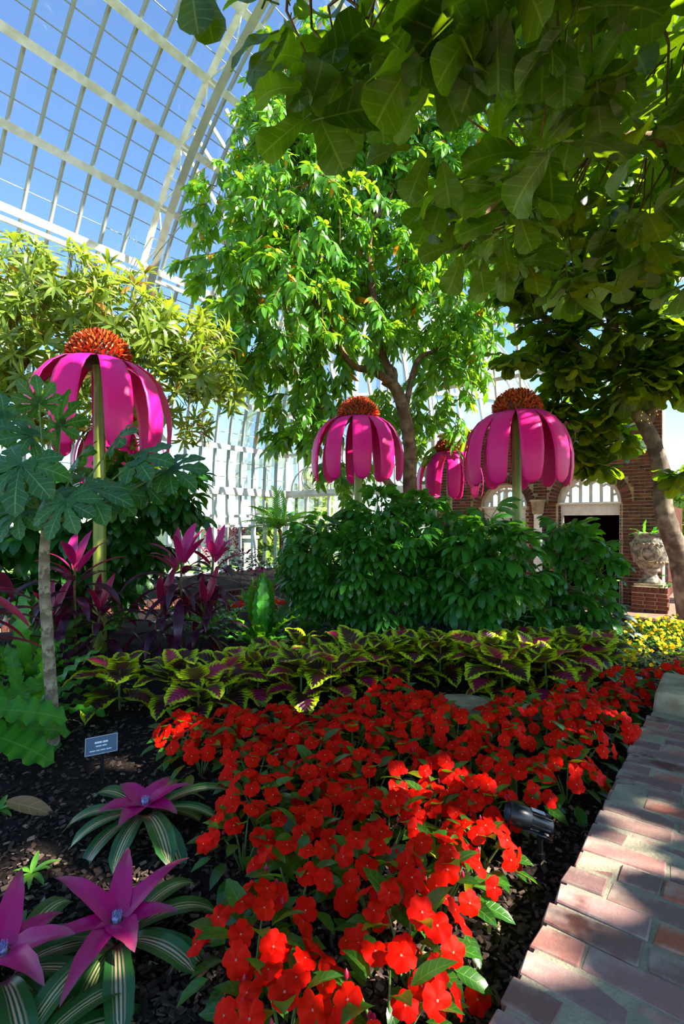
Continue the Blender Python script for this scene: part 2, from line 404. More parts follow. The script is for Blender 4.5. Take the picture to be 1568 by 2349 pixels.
# ================================================================== the setting
def gz(x, y): return .014 * math.sin(3.1 * x + 1.7 * y) + .012 * math.sin(5.3 * y - 2.2 * x) + .006 * math.sin(13 * x + 9 * y)
FLOOR = -.55
def in_bed(u, n): return (-2 <= u <= 7.5 and .43 <= n <= 7) or (3.7 <= u <= 7.5 and -2.5 <= n <= 7) or (7.5 <= u <= 9.6 and 3 <= n <= 7)
g = Geo(); st = .1; idx = {}; V = []; Q = []
nu, nn = int(11.6 / st), int(9.5 / st)
def vid(i, j):
    if (i, j) not in idx:
        p = W(-2 + i * st, -2.5 + j * st, 0); idx[(i, j)] = len(V); V.append((p.x, p.y, gz(p.x, p.y)))
    return idx[(i, j)]
for i in range(nu):
    for j in range(nn):
        if in_bed(-2 + (i + .5) * st, -2.5 + (j + .5) * st): Q.append((vid(i, j), vid(i + 1, j), vid(i + 1, j + 1), vid(i, j + 1)))
g.add(V, Q)
soil = obj('soil_bed', g.mesh('soil_bed', M['soil'])); tag(soil, kind='structure')
# mulch chips: uncountable
g = Geo(); cnt = 0
def chip(x, y, z, s):
    box(g, (0, 0, 0), (s, s * R(.3, .7), s * R(.1, .25)), 0, T(x, y, z) @ Matrix.Rotation(R(0, 6.3), 4, 'Z') @ Matrix.Rotation(R(-.7, .7), 4, 'X') @ Matrix.Rotation(R(-.5, .5), 4, 'Y'))
while cnt < 11000:
    py = HY + 120 + 1050 * random.random() ** 1.0; px = R(-150, 1650)
    p = G(px, py); u = p.x * UX + p.y * UY; nn_ = -p.x * UY + p.y * UX
    if p.y > 6 or not in_bed(u, nn_): continue
    s = R(.009, .03) * (1 if p.y < 3 else 1.3); chip(p.x, p.y, gz(p.x, p.y) + .002 + R(0, .008), s); cnt += 1
tag(obj('mulch_chips', g.mesh('mulch_chips', M['chip'], False)), 'dark shredded bark mulch covering the flower bed', 'mulch', kind='stuff')

g = Geo(); V = [W(-6, -9, FLOOR), W(18, -9, FLOOR), W(18, 12.6, FLOOR), W(-6, 12.6, FLOOR)]
g.add(V, [(0, 1, 2, 3)]); tag(obj('floor', g.mesh('floor', M['paver'])), kind='structure')
g = Geo(); g.add([(-90, -40, FLOOR - .06), (90, -40, FLOOR - .06), (90, 140, FLOOR - .06), (-90, 140, FLOOR - .06)], [(0, 1, 2, 3)])
tag(obj('garden_lawn', g.mesh('garden_lawn', M['lawn'])), 'green lawn around the outside of the glasshouse', 'lawn', kind='structure')

# brick meshes shared by many bricks
def bricks(name, L, Wd, H, mat, k=4, bev=.006, jit=.003): return [bevel_box(name, (L, Wd, H), bev, mat, 1, jit) for _ in range(k)]

# bed wall in front: bricks laid across its top
wall = struct('wall_right'); NE = .47
g = Geo(); beamM = frame(W(-1.6, NE - .34, -.2), W(5.35, 0, 0) - W(0, 0, 0))
box(g, (0, 2.62, 0), (.64, 5.25, .693), 0, beamM); box(g, (0, 2.62, -.25), (.62, 5.2, .4), 0, beamM)
obj('mortar_core', g.mesh('mortar_core', M['mortar'], False), wall)
full = bricks('brick', .252, .094, .05, M['brick'], 6, .004, .007); half = bricks('brick', .12, .094, .05, M['brick'], 4, .004, .006)
u = -.55; row = 0
while u < 3.62:
    n0 = NE + R(-.004, .006); k = 0; pat = [[1, 1, 1], [.5, 1, 1, .5], [1, .5, 1, .5], [.5, .5, 1, 1]][(0, 1, 0, 2, 1, 3)[row % 6]]
    for q in pat:
        L = .264 if q == 1 else .132
        me = random.choice(full if q == 1 else half)
        p = W(u, n0 - L / 2, .150 - .025 + R(-.004, .004))
        o = obj('brick', me, wall, T(*p) @ RZ(PI - TH + R(-.03, .03)) @ Matrix.Rotation(R(-.015, .015), 4, 'X')); n0 -= L
    u += .1065 + R(-.003, .003); row += 1
face = bricks('brick', .205, .05, .064, M['brick'], 4, .004, .003)
for r_ in range(8):
    for k in range(23):
        uu = -1.5 + k * .217 + (.108 if r_ % 2 else 0)
        if uu < 3.52: obj('brick', face[(k + r_) % 4], wall, T(*W(uu, NE - .655, FLOOR + .045 + r_ * .077)) @ RZ(PI / 2 - TH))
# pale stone cap at the end of that wall
cap = bevel_box('stone_block', (.52, .62, .17), .03, M['stone'], 3, .012)
o = obj('stone_block', cap, None, T(*W(3.93, NE - .33, .185)) @ RZ(PI / 2 - TH)); tag(o, 'pale stone block capping the end of the brick bed wall', 'stone')

# kerbs round the bed, and the planter beyond the path
kb = struct('trim_1'); kbm = bricks('brick', .2, .1, .14, M['brickwall'], 3, .006, .003)
for k in range(34):
    obj('brick', kbm[k % 3], kb, T(*W(7.56, 2.9 - k * .108, .0)) @ RZ(-TH + PI / 2 + R(-.02, .02)))
g = Geo(); box(g, (0, 0, 0), (.2, 5.6, .5), 0, T(*W(7.56, .2, -.32)) @ RZ(-TH + PI / 2))
obj('mortar_core', g.mesh('mortar_core', M['mortarwall'], False), kb)
g = Geo(); box(g, (0, 0, 0), (11.6, .2, .5), 0, T(*W(3.8, 7.05, -.32)) @ RZ(PI / 2 - TH)); obj('mortar_core', g.mesh('mortar_core', M['brickwall'], False), kb)
g = Geo(); box(g, (0, 0, 0), (2.2, .2, .5), 0, T(*W(8.55, 2.98, -.32)) @ RZ(PI / 2 - TH)); box(g, (0, 0, 0), (.2, 4.1, .5), 0, T(*W(9.62, 5.0, -.32)) @ RZ(PI / 2 - TH)); obj('mortar_core', g.mesh('mortar_core', M['brickwall'], False), kb)
pl = struct('wall_planter'); g = Geo(); box(g, (0, 0, 0), (12.4, .22, .34), 0, T(*W(6, 8.4, FLOOR + .17)) @ RZ(PI / 2 - TH)); obj('mortar_core', g.mesh('mortar_core', M['mortarwall'], False), pl)
pbm = bricks('brick', .09, .21, .2, M['brickwall'], 3, .005, .003)
for k in range(112): obj('brick', pbm[k % 3], pl, T(*W(.2 + k * .108, 8.38, FLOOR + .34)) @ RZ(PI / 2 - TH))
g = Geo(); g.add([W(-1, 8.4, FLOOR + .33), W(12.8, 8.4, FLOOR + .33), W(12.8, 12.3, FLOOR + .33), W(-1, 12.3, FLOOR + .33)], [(0, 1, 2, 3)]); obj('planter_soil', g.mesh('planter_soil', M['soil']), pl)

# ---------------------------------------------------------------- glasshouse, left wall and vault
D, RV, A0, UE = 12.4, 10.94, math.radians(6.9), 12.87
ZE = CZ + .0735 * D; NC = D - RV
def vault(k, off=0.0): a = A0 * k; r = RV - off; return (NC + r * math.cos(a), ZE + r * math.sin(a))
wl = struct('wall_left'); KM = 9; RS = .51; NRAF = 25
def bar_mesh(name, pts, w, h, inward, mat):
    g = Geo()
    for a, b in zip(pts, pts[1:]): beam(g, a, b, w, h, inward, 0)
    return g.mesh(name, mat, False)
# rafters (same shape, shifted along u)
rp = [(D, FLOOR + .3), (D, ZE)] + [vault(k / 2) for k in range(1, 2 * KM + 1)]
g = Geo()
for (n1, z1), (n2, z2) in zip(rp, rp[1:]):
    a, b = W(0, n1, z1), W(0, n2, z2); m_ = (a + b) / 2; inw = (W(0, NC, ZE) - m_)
    beam(g, a, b, .045, .10, inw)
raf = g.mesh('rafter', M['bar'], False)
ulist = [UE - i * RS for i in range(NRAF)]
for uu in ulist:
    o = obj('rafter', raf, wl, T(*(W(uu, 0, 0))))
ulo, uhi = ulist[-1], UE
for k in range(KM + 1):
    n_, z_ = vault(k, .07); g = Geo(); inw = W(0, NC, ZE) - W(0, n_, z_)
    beam(g, W(ulo, n_, z_), W(uhi, n_, z_), .15 if k else .22, .15 if k else .24, inw)
    obj('purlin', g.mesh('purlin', M['frame'], False), wl)
n_, z_ = vault(3.86, .14); g = Geo()
for off in (0, .09): beam(g, W(ulo, n_ - off, z_ - off), W(uhi, n_ - off, z_ - off), .05, .05); 
obj('pipe_rail', g.mesh('pipe_rail', M['frame'], False), wl)
for zz, w in ((FLOOR + .3, .2), (ZE - .75, .09), (ZE - 1.05, .07)):
    g = Geo(); beam(g, W(ulo, D, zz), W(uhi, D, zz), .12, w); obj('rail', g.mesh('rail', M['frame'], False), wl)
g = Geo(); 
for uu in ulist[::3]: beam(g, W(uu, D - .05, FLOOR), W(uu, D - .05, ZE), .09, .12, W(1, 0, 0))
obj('post', g.mesh('post', M['frame'], False), wl)
# thin glazing bars, two in each bay
for k in range(KM):
    for q in (1 / 3, 2 / 3):
        n_, z_ = vault(k + q); g = Geo(); beam(g, W(ulo, n_, z_), W(uhi, n_, z_), .016, .016)
        obj('glazing_bar', g.mesh('glazing_bar', M['bar'], False), wl)
# panes: one mesh, turned onto the vault
seg = 2 * RV * math.sin(A0 / 6); g = Geo(); box(g, (0, 0, 0), (RS - .03, seg - .004, .004)); pane = g.mesh('pane', M['glass'], False)
cand = []
for i in range(NRAF - 1):
    for k in range(KM * 3):
        (n1, z1), (n2, z2) = vault(k / 3), vault((k + 1) / 3)
        c = W(ulist[i] - RS / 2, (n1 + n2) / 2, (z1 + z2) / 2); d = W(0, n2, z2) - W(0, n1, z1)
        Mx = frame(c, d, W(0, NC, ZE) - W(0, n1, z1)); px, py = proj(c)
        vis = 0 if (-60 < px < 640 and -60 < py < 720) else (1 if (420 < px < 700 and 850 < py < 1150) else 2)
        cand.append((vis, (c - cam.location).length, i, k, Mx))
cand.sort(key=lambda t: t[:4])
for c in cand[:300]: obj('pane', pane, wl, c[4])
g = Geo(); pg = Geo(); box(pg, (0, 0, 0), (RS - .03, seg - .004, .004))
for c in cand[300:]: g.addg(pg, c[4])
tag(obj('pane_field', g.mesh('pane_field', M['glass'], False), wl), kind='stuff')
g = Geo(); box(g, (0, 0, 0), (RS - .05, .005, ZE - FLOOR - .45)); wp = g.mesh('wall_pane', M['glass'], False)
for i in range(NRAF - 1): obj('pane', wp, wl, T(*W(ulist[i] - RS / 2, D, (ZE + FLOOR + .3) / 2)) @ RZ(PI / 2 - TH))
# lattice truss and tie rod
tr = struct('trim_2'); UT = 6.72
inner = [W(UT, *vault(k / 2, .62)) for k in range(-2, 2 * KM + 1)]; outer = [W(UT, *vault(k / 2, .10)) for k in range(-2, 2 * KM + 1)]
for nm, pl_, w, h, mt in (('inner_chord', inner, .16, .05, 'framegrey'), ('outer_chord', outer, .13, .09, 'frame')):
    g = Geo()
    for a, b in zip(pl_, pl_[1:]): beam(g, a, b, w, h, W(0, NC, ZE) - (a + b) / 2 + W(0, 0, 0) * 0)
    obj(nm, g.mesh(nm, M[mt], False), tr)
g = Geo(); beam(g, (0, 0, 0), (0, 1, 0), .035, .02); lm = g.mesh('lacing', M['frame'], False)
for i in range(2, 2 * KM):
    a, b = (inner[i], outer[i + 1]) if i % 2 else (outer[i], inner[i + 1])
    Mx = frame(a, b - a, W(1, 0, 0)); Mx = Mx @ Matrix.Diagonal((1, (b - a).length, 1, 1)); obj('lacing', lm, tr, Mx)
    a, b = (inner[i], outer[i]); Mx = frame(a, b - a, W(1, 0, 0)) @ Matrix.Diagonal((1, (b - a).length, 1, 1)); obj('lacing', lm, tr, Mx)
g = Geo(); a = W(UT, *vault(4.35, .62)); b = P(760, 120, 9.0); tube(g, [a, b], .012, 6); obj('tie_rod', g.mesh('tie_rod', M['bar']), tr)

# ---------------------------------------------------------------- back vault above the brick front, and glass end wall
cl = struct('ceiling'); ue = UE
def bv(k, off=0.0): a = A0 * k; r = RV - off; return (ue - RV + r * math.cos(a), ZE + r * math.sin(a))
nb = [1.2 + i * .62 for i in range(19)]
KB = 8
g = Geo()
for k in range(2 * KB):
    (u1, z1), (u2, z2) = bv(k / 2), bv((k + 1) / 2); a, b = W(u1, 0, z1), W(u2, 0, z2)
    beam(g, a, b, .05, .11, W(ue - RV, 0, ZE) - (a + b) / 2)
braf = g.mesh('rafter', M['frame'], False); g = Geo()
for k in range(3, 2 * KB):
    (u1, z1), (u2, z2) = bv(k / 2), bv((k + 1) / 2); a, b = W(u1, 0, z1), W(u2, 0, z2)
    beam(g, a, b, .05, .11, W(ue - RV, 0, ZE) - (a + b) / 2)
brafs = g.mesh('rafter', M['frame'], False)
for i, n_ in enumerate(nb):
    if n_ < D - .2: obj('rafter', braf if n_ > 6.65 else brafs, cl, T(*W(0, n_, 0)))
for k in range(KB + 1):
    u_, z_ = bv(k, .06); g = Geo(); beam(g, W(u_, 0.6 if k > 1 else 6.65, z_), W(u_, min(D, NC + RV * math.cos(A0 * k)), z_), .09, .13, W(ue - RV, 0, ZE) - W(u_, 0, z_)); obj('purlin', g.mesh('purlin', M['frame'], False), cl)
segb = 2 * RV * math.sin(A0 / 2); g = Geo(); box(g, (0, 0, 0), (.58, segb - .01, .004)); bp = g.mesh('pane', M['glass'], False)
for i in range(len(nb) - 1):
    for k in range(KB):
        nmid = nb[i] + .31
        if nmid > NC + RV * math.cos(A0 * k) or (k < 2 and nmid < 6.65): continue
        (u1, z1), (u2, z2) = bv(k), bv(k + 1)
        c = W((u1 + u2) / 2, nmid, (z1 + z2) / 2); obj('pane', bp, cl, frame(c, W(u2, 0, z2) - W(u1, 0, z1), W(ue - RV, 0, ZE) - W(u1, 0, z1)))
# lower end wall from the brick front to the left corner
we = struct('wall_end')
g = Geo(); beam(g, W(ue, D, FLOOR), W(ue, D, ZE + 2.2), .16, .16, W(1, 0, 0)); obj('corner_post', g.mesh('corner_post', M['frame'], False), we)
for k, n_ in enumerate([6.75 + i * .94 for i in range(6)]):
    g = Geo(); beam(g, W(ue, n_, FLOOR), W(ue, n_, ZE), .07, .09, W(1, 0, 0)); obj('mullion', g.mesh('mullion', M['frame'], False), we)
    if k < 6:
        g = Geo(); box(g, (0, 0, 0), (.90, .005, ZE - FLOOR)); obj('pane', g.mesh('pane', M['glass'], False), we, T(*W(ue, n_ + .47, (ZE + FLOOR) / 2)) @ RZ(-TH))
for zz, h in ((ZE, .22), (ZE - 1.02, .08), (FLOOR + .35, .18)):
    g = Geo(); beam(g, W(ue - .03, 6.6, zz), W(ue - .03, D, zz), .12, h); obj('rail', g.mesh('rail', M['frame'], False), we)
# scrolled arch and ring ornaments above the eaves at the corner
for nc in (11.2, 9.3, 7.5):
    g = Geo(); c = W(ue - .1, nc, ZE + .2)
    arc = [W(ue - .1, nc + .85 * math.cos(a), ZE + .1 + .75 * math.sin(a)) for a in np.linspace(0, PI, 15)]
    tube(g, arc, .028, 6); ring = [W(ue - .1, nc + .38 * math.cos(a), ZE + .48 + .38 * math.sin(a)) for a in np.linspace(0, 2 * PI, 19)]
    tube(g, ring, .026, 6, caps=False); obj('ring_ornament', g.mesh('ring_ornament', M['frame']), we)

# ---------------------------------------------------------------- brick front with arches
wbk = struct('wall_back'); UB = UE - .02; ZT = 3.7; NR_, NL_ = 1.40, 6.62
OPEN = [(2.845, .665, 1.72), (4.83, .58, 1.66)]       # centre n, radius, spring height
def arch_top(n):
    for c, r, s in OPEN:
        if abs(n - c) < r: return s + math.sqrt(max(r * r - (n - c) ** 2, 0))
    return None
xs = sorted(set([NR_, NL_] + [round(v, 4) for c, r, s in OPEN for v in (c + r * np.cos(np.linspace(0, PI, 19)))]))
g = Geo(); DEP = .42
for a, b in zip(xs, xs[1:]):
    m_ = arch_top((a + b) / 2)
    za, zb = (FLOOR, FLOOR) if m_ is None else ((arch_top(a) or OPEN[0 if a < 3.7 else 1][2]), (arch_top(b) or OPEN[0 if b < 3.7 else 1][2]))
    for du in (0, DEP): g.add([W(UB + du, a, za), W(UB + du, b, zb), W(UB + du, b, ZT), W(UB + du, a, ZT)], [(0, 1, 2, 3)])
    if m_ is not None: g.add([W(UB, a, za), W(UB, b, zb), W(UB + DEP, b, zb), W(UB + DEP, a, za)], [(0, 1, 2, 3)])
for c, r, s in OPEN:
    for q in (c - r, c + r): g.add([W(UB, q, FLOOR), W(UB, q, s), W(UB + DEP, q, s), W(UB + DEP, q, FLOOR)], [(0, 1, 2, 3)])
for q in (NR_, NL_): g.add([W(UB, q, FLOOR), W(UB, q, ZT), W(UB + DEP, q, ZT), W(UB + DEP, q, FLOOR)], [(0, 1, 2, 3)])
g.add([W(UB, NR_, ZT), W(UB, NL_, ZT), W(UB + DEP, NL_, ZT), W(UB + DEP, NR_, ZT)], [(0, 1, 2, 3)])
obj('mortar_core', g.mesh('mortar_core', M['mortarwall'], False), wbk)
CH, BL = .0765, .215
bw = bricks('brick', BL - .02, .05, CH - .021, M['brickwall'], 4, .004, .002); bh = bricks('brick', BL / 2 - .018, .05, CH - .021, M['brickwall'], 3, .004, .002)
cand = []; rotb = RZ(-TH)
for r_ in range(int((ZT - FLOOR) / CH)):
    z = FLOOR + (r_ + .5) * CH; n_ = NR_ + (0 if r_ % 2 else BL / 2); first = True
    if not (r_ % 2): cand.append((NR_ + BL / 4, z, 1))
    while n_ + BL * .5 < NL_:
        c = n_ + BL / 2; ok = True; hit = 0
        for oc, orr, os_ in OPEN:
            rr = orr + (.24 if z > os_ else 0)
            lim = orr if z <= os_ else math.sqrt(max((orr + .24) ** 2 - (z - os_) ** 2, 0)) if z - os_ < orr + .24 else 0
            if lim and abs(c - oc) < lim + BL / 2:
                ok = False
                e1 = abs(c - oc) - lim
                if e1 > 0: hit = math.copysign(1, c - oc)
                elif e1 > -BL / 4: hit = math.copysign(2, c - oc)
        if ok: cand.append((c, z, 0))
        elif abs(hit) == 1: cand.append((c + hit * BL / 4, z, 1))
        elif hit: cand.append((c + hit * BL * 3 / 16, z, 2))
        n_ += BL
pier = Vector((2.0, 1.0))
cand.sort(key=lambda t: abs(t[0] - 2.2) + .35 * abs(t[1] - .9))
gs = Geo(); bxs = Geo(); box(bxs, (0, 0, 0), (BL - .02, .05, CH - .021)); bxh = Geo(); box(bxh, (0, 0, 0), (BL / 2 - .018, .05, CH - .021))
for i, (c, z, hf) in enumerate(cand):
    Mx = T(*W(UB - .004 + R(-.004, .003), c, z)) @ rotb
    if hf == 2: Mx = Mx @ Matrix.Diagonal((.5, 1, 1, 1))
    if i < 250: obj('brick', random.choice(bh if hf else bw), wbk, Mx)
    else: gs.addg(bxh if hf else bxs, Mx)
tag(obj('brick_field', gs.mesh('brick_field', M['brickwall'], False), wbk), kind='stuff')
vm = bricks('voussoir', .20, .05, .06, M['brickwall'], 3, .004, .002); jm = bricks('jamb_brick', .05, DEP - .02, CH - .014, M['brickwall'], 3, .004, .002)
for c, r, s in OPEN:
    k = int(PI * (r + .11) / .082)
    for i in range(k):
        a = PI * (i + .5) / k; p = W(UB - .02, c + (r + .115) * math.cos(a), s + (r + .115) * math.sin(a))
        obj('voussoir', vm[i % 3], wbk, T(*p) @ rotb @ Matrix.Rotation(a, 4, 'Y'))
    for i in range(int((s - FLOOR) / CH)):
        for q in (c - r, c + r): obj('brick', jm[i % 3], wbk, T(*W(UB + DEP / 2, q, FLOOR + (i + .5) * CH)) @ rotb)

def fanlight(name, c, r, s, door):
    root = struct(name); uf = UB + .16
    def ring(r1, r2, nm, d=.08):
        g = Geo(); an = np.linspace(0, PI, 19); V = []
        for a in an:
            for rr in (r1, r2):
                for du in (0, d): V.append(W(uf + du, c + rr * math.cos(a), s + rr * math.sin(a)))
        Q = []
        for i in range(18):
            b = i * 4; Q += [(b, b + 2, b + 6, b + 4), (b, b + 4, b + 5, b + 1), (b + 2, b + 3, b + 7, b + 6), (b + 1, b + 5, b + 7, b + 3)]
        g.add(V, Q); obj(nm, g.mesh(nm, M['white'], False), root)
    ring(r - .09, r + .005, 'arch_frame', .1)
    g = Geo(); beam(g, W(uf + .04, c - r, s - .14), W(uf + .04, c + r, s - .14), .12, .28); obj('lintel', g.mesh('lintel', M['white'], False), root)
    g = Geo(); beam(g, W(uf - .03, c - r, s + .0), W(uf - .03, c + r, s + .0), .16, .045); obj('sill', g.mesh('sill', M['white'], False), root)
    g = Geo(); k = int(2 * r / .05); box(g, (0, 0, 0), (.026, .02, .03)); dm = g.mesh('dentil', M['white'], False)
    for i in range(k): obj('dentil', dm, root, T(*W(uf - .02, c - r + .04 + i * .05, s - .06)) @ rotb)
    m = 6
    for i in range(1, m):
        x = -r + 2 * r * i / m; h = math.sqrt(max((r - .06) ** 2 - x * x, .01))
        g = Geo(); beam(g, W(uf + .05, c + x, s), W(uf + .05, c + x, s + h), .06, .05, W(1, 0, 0)); obj('mullion', g.mesh('mullion', M['white'], False), root)
    for i in range(m):   # pointed heads closing each light
        x0, x1 = -r + 2 * r * i / m, -r + 2 * r * (i + 1) / m; xm = (x0 + x1) / 2
        if r - .06 <= abs(xm): continue
        h = math.sqrt((r - .06) ** 2 - xm * xm) * .86; g = Geo()
        beam(g, W(uf + .05, c + x0, s + h * .86), W(uf + .05, c + xm, s + h), .05, .05, W(1, 0, 0)); beam(g, W(uf + .05, c + x1, s + h * .86), W(uf + .05, c + xm, s + h), .05, .05, W(1, 0, 0))
        obj('pointed_head', g.mesh('pointed_head', M['white'], False), root)
        g = Geo(); box(g, (0, 0, 0), (2 * r / m - .05, .006, h)); obj('pane', g.mesh('pane', M['glassdark'], False), root, T(*W(uf + .06, c + xm, s + h / 2)) @ rotb)
    for q in (c - r + .03, c + r - .03):
        g = Geo(); beam(g, W(uf + .05, q, FLOOR), W(uf + .05, q, s), .07, .08, W(1, 0, 0)); obj('jamb', g.mesh('jamb', M['white'], False), root)
    if not door:
        g = Geo(); box(g, (0, 0, 0), (2 * r, .006, s - FLOOR)); obj('pane', g.mesh('pane', M['glassdark'], False), root, T(*W(uf + .07, c, (s + FLOOR) / 2)) @ rotb)
M['glassdark'] = glass_mat('reflecting_pane', (.8, .85, .8), 1.0)
fanlight('door_1', *OPEN[0], True); fanlight('window_1', *OPEN[1], False)
# corridor behind the door
cr = struct('wall_corridor'); g = Geo(); u1, u2, n1, n2, z1, z2 = UB + DEP + .01, UB + 5.5, 1.5, 6.5, FLOOR + .005, 1.68
g.add([W(u2, n1, z1), W(u2, n2, z1), W(u2, n2, z2), W(u2, n1, z2)], [(0, 1, 2, 3)]); g.add([W(u1, n1, z2), W(u2, n1, z2), W(u2, n2, z2), W(u1, n2, z2)], [(0, 1, 2, 3)])
g.add([W(u1, n1, z1), W(u2, n1, z1), W(u2, n1, z2), W(u1, n1, z2)], [(0, 1, 2, 3)]); g.add([W(u1, n2, z1), W(u2, n2, z1), W(u2, n2, z2), W(u1, n2, z2)], [(0, 1, 2, 3)])
obj('corridor_shell', g.mesh('corridor_shell', M['corridor'], False), cr)
g = Geo(); g.add([W(u1 + 2.2, 3.9, z1), W(u1 + 2.2, 5.6, z1), W(u1 + 2.2, 5.6, z2), W(u1 + 2.2, 3.9, z2)], [(0, 1, 2, 3)]); obj('corridor_partition', g.mesh('corridor_partition', M['corridor'], False), cr)
# column with carved capital between the arches
t = thing('column', 'slim white column with carved capital between the brick arches', 'column', W(UB - .16, 3.93, FLOOR))
g = Geo(); lathe(g, [(.0, 0), (.15, 0), (.15, .12), (.12, .16), (.105, .2), (.10, 1.0), (.092, 2.0), (.1, 2.02), (0, 2.02)], 16); obj('shaft', g.mesh('shaft', M['white']), t)
g = Geo(); box(g, (0, 0, 2.17), (.19, .19, .3), top=1.35); box(g, (0, 0, 2.34), (.3, .3, .05))
cpt = obj('capital', g.mesh('capital', M['stone'], False), t, RZ(-TH))
g = Geo(); 
for k in range(3): tube(g, [(.09 * (1 - k * .28) * math.cos(a), -.125, 2.2 + .09 * (1 - k * .28) * math.sin(a)) for a in np.linspace(0, 2 * PI, 13)], .014, 5, caps=False)
obj('carved_scroll', g.mesh('carved_scroll', M['stone']), cpt)

# ================================================================== giant coneflower sculptures
def petal_geo():
    prof = [(.13, .0), (.24, .0), (.36, -.035), (.47, -.11), (.56, -.22), (.62, -.36), (.655, -.52), (.66, -.68), (.645, -.82), (.63, -.875), (.62, -.91)]
    wid = [.065, .085, .104, .118, .126, .129, .128, .12, .105, .08, .03]
    V = []; c = 7
    for side in (0, 1):
        for i, ((r, z), w) in enumerate(zip(prof, wid)):
            a = prof[max(i - 1, 0)]; b = prof[min(i + 1, len(prof) - 1)]; d = Vector((b[0] - a[0], b[1] - a[1])).normalized(); nr, nz = -d.y, d.x
            for j in range(c):
                s_ = (j - 3) / 3; bow = -.014 * s_ * s_ * (w / .14); q = bow - side * .006
                V.append((w * s_, r + nr * q, z + nz * q))
    n_ = len(prof); Q = []
    for side in (0, 1):
        o = side * n_ * c
        for i in range(n_ - 1):
            for j in range(c - 1):
                f = (o + i * c + j, o + i * c + j + 1, o + (i + 1) * c + j + 1, o + (i + 1) * c + j); Q.append(f if side == 0 else f[::-1])
    o = n_ * c
    for i in range(n_ - 1):
        Q.append((i * c, (i + 1) * c, o + (i + 1) * c, o + i * c)); Q.append(((i + 1) * c + c - 1, i * c + c - 1, o + i * c + c - 1, o + (i + 1) * c + c - 1))
    for j in range(c - 1): Q.append(((n_ - 1) * c + j, (n_ - 1) * c + j + 1, o + (n_ - 1) * c + j + 1, o + (n_ - 1) * c + j))
    return Geo().add(V, Q)
petal_me = petal_geo().mesh('petal', M['petal'])
def cone_meshes(mat):
    g = Geo(); lathe(g, [(.0, -.05), (.2, -.05), (.25, -.01), (.262, .04), (.25, .1), (.21, .165), (.14, .215), (.06, .238), (0, .243)], 24, 0)
    core = g.mesh('cone_core', M['hub']); g = Geo(); N_ = 270
    for i in range(N_):
        z = 1 - (i + .5) / N_ * 1.12; a = i * 2.39996; rr = math.sqrt(max(1 - z * z, 0)); d = Vector((rr * math.cos(a), rr * math.sin(a), max(z, -.1) * .9 + .12))
        p = Vector((rr * math.cos(a) * .255, rr * math.sin(a) * .255, z * .235 + .01)); s = R(.75, 1.2)
        for k in range(4):
            b = a + k * PI / 2 + R(-.4, .4); sd = Vector((math.cos(b), math.sin(b), 0)).cross(d).normalized()
            out = (d.normalized() + sd * .55 + Vector((R(-.2, .2), R(-.2, .2), R(-.1, .2)))).normalized(); w = sd.cross(out).normalized() * .014 * s
            q = p + out * .055 * s
            g.add([p - w, p + w, q + w * .5, q - w * .5], [(0, 1, 2, 3)], [(0, 0), (1, 0), (1, 1), (0, 1)])
    return core, g.mesh('florets', mat, False)
cone_red = cone_or = cone_meshes(M['floret'])
def stem_mesh(H):
    g = Geo(); n = 28; V = []; Q = []; hs = [0, H * .35, H * .7, H * .93, H]; rs = [.068, .062, .055, .052, .07]
    for h, r in zip(hs, rs):
        for j in range(n): a = 2 * PI * j / n; q = r * (1 - .09 * (j % 4 == 0)); V.append((q * math.cos(a), q * math.sin(a), h))
    for i in range(len(hs) - 1):
        for j in range(n): Q.append((i * n + j, i * n + (j + 1) % n, (i + 1) * n + (j + 1) % n, (i + 1) * n + j))
    return g.add(V, Q).mesh('stem', M['stem'])
hubm = Geo(); lathe(hubm, [(0, -.06), (.08, -.06), (.15, -.02), (.2, .0), (.15, .02), (0, .02)], 20); hub_me = hubm.mesh('hub', M['hub'])
def giant(px, py, Y, label, cone, n, rot, sc_=1.0):
    p = P(px, py, Y); base = FLOOR if Y > 9.8 else 0.0
    t = thing('coneflower_sculpture', label, 'sculpture', (p.x, p.y, base), 0, 'giant coneflower sculptures'); H = p.z - base
    obj('stem', stem_mesh(H), t); Mh = T(0, 0, H) @ Matrix.Scale(sc_, 4)
    obj('hub', hub_me, t, Mh); c = obj('cone', cone[0], t, Mh); f = obj('florets', cone[1], c)
    tag(f, kind='stuff')
    for k in range(n): obj('petal', petal_me, t, Mh @ RZ(rot + 2 * PI * k / n + R(-.04, .04)) @ Matrix.Rotation(R(-.05, .04), 4, 'X'))
giant(228, 826, 5.1, 'giant magenta coneflower sculpture standing behind the thin ringed trunk with lobed leaves', cone_red, 9, .32)
giant(821, 957, 7.45, 'giant magenta coneflower sculpture with rust-orange cone in front of the hanging-leaf tree', cone_or, 10, .06)
giant(1185, 946, 6.4, 'giant magenta coneflower sculpture rising from the umbrella shrubs before the brick arches', cone_red, 11, .2)
giant(1030, 1036, 10.3, 'giant magenta coneflower sculpture standing far back by the left brick arch', cone_red, 9, .25)
giant(275, 975, 8.0, 'giant magenta coneflower sculpture mostly hidden behind another coneflower and lobed leaves', cone_red, 9, .1)

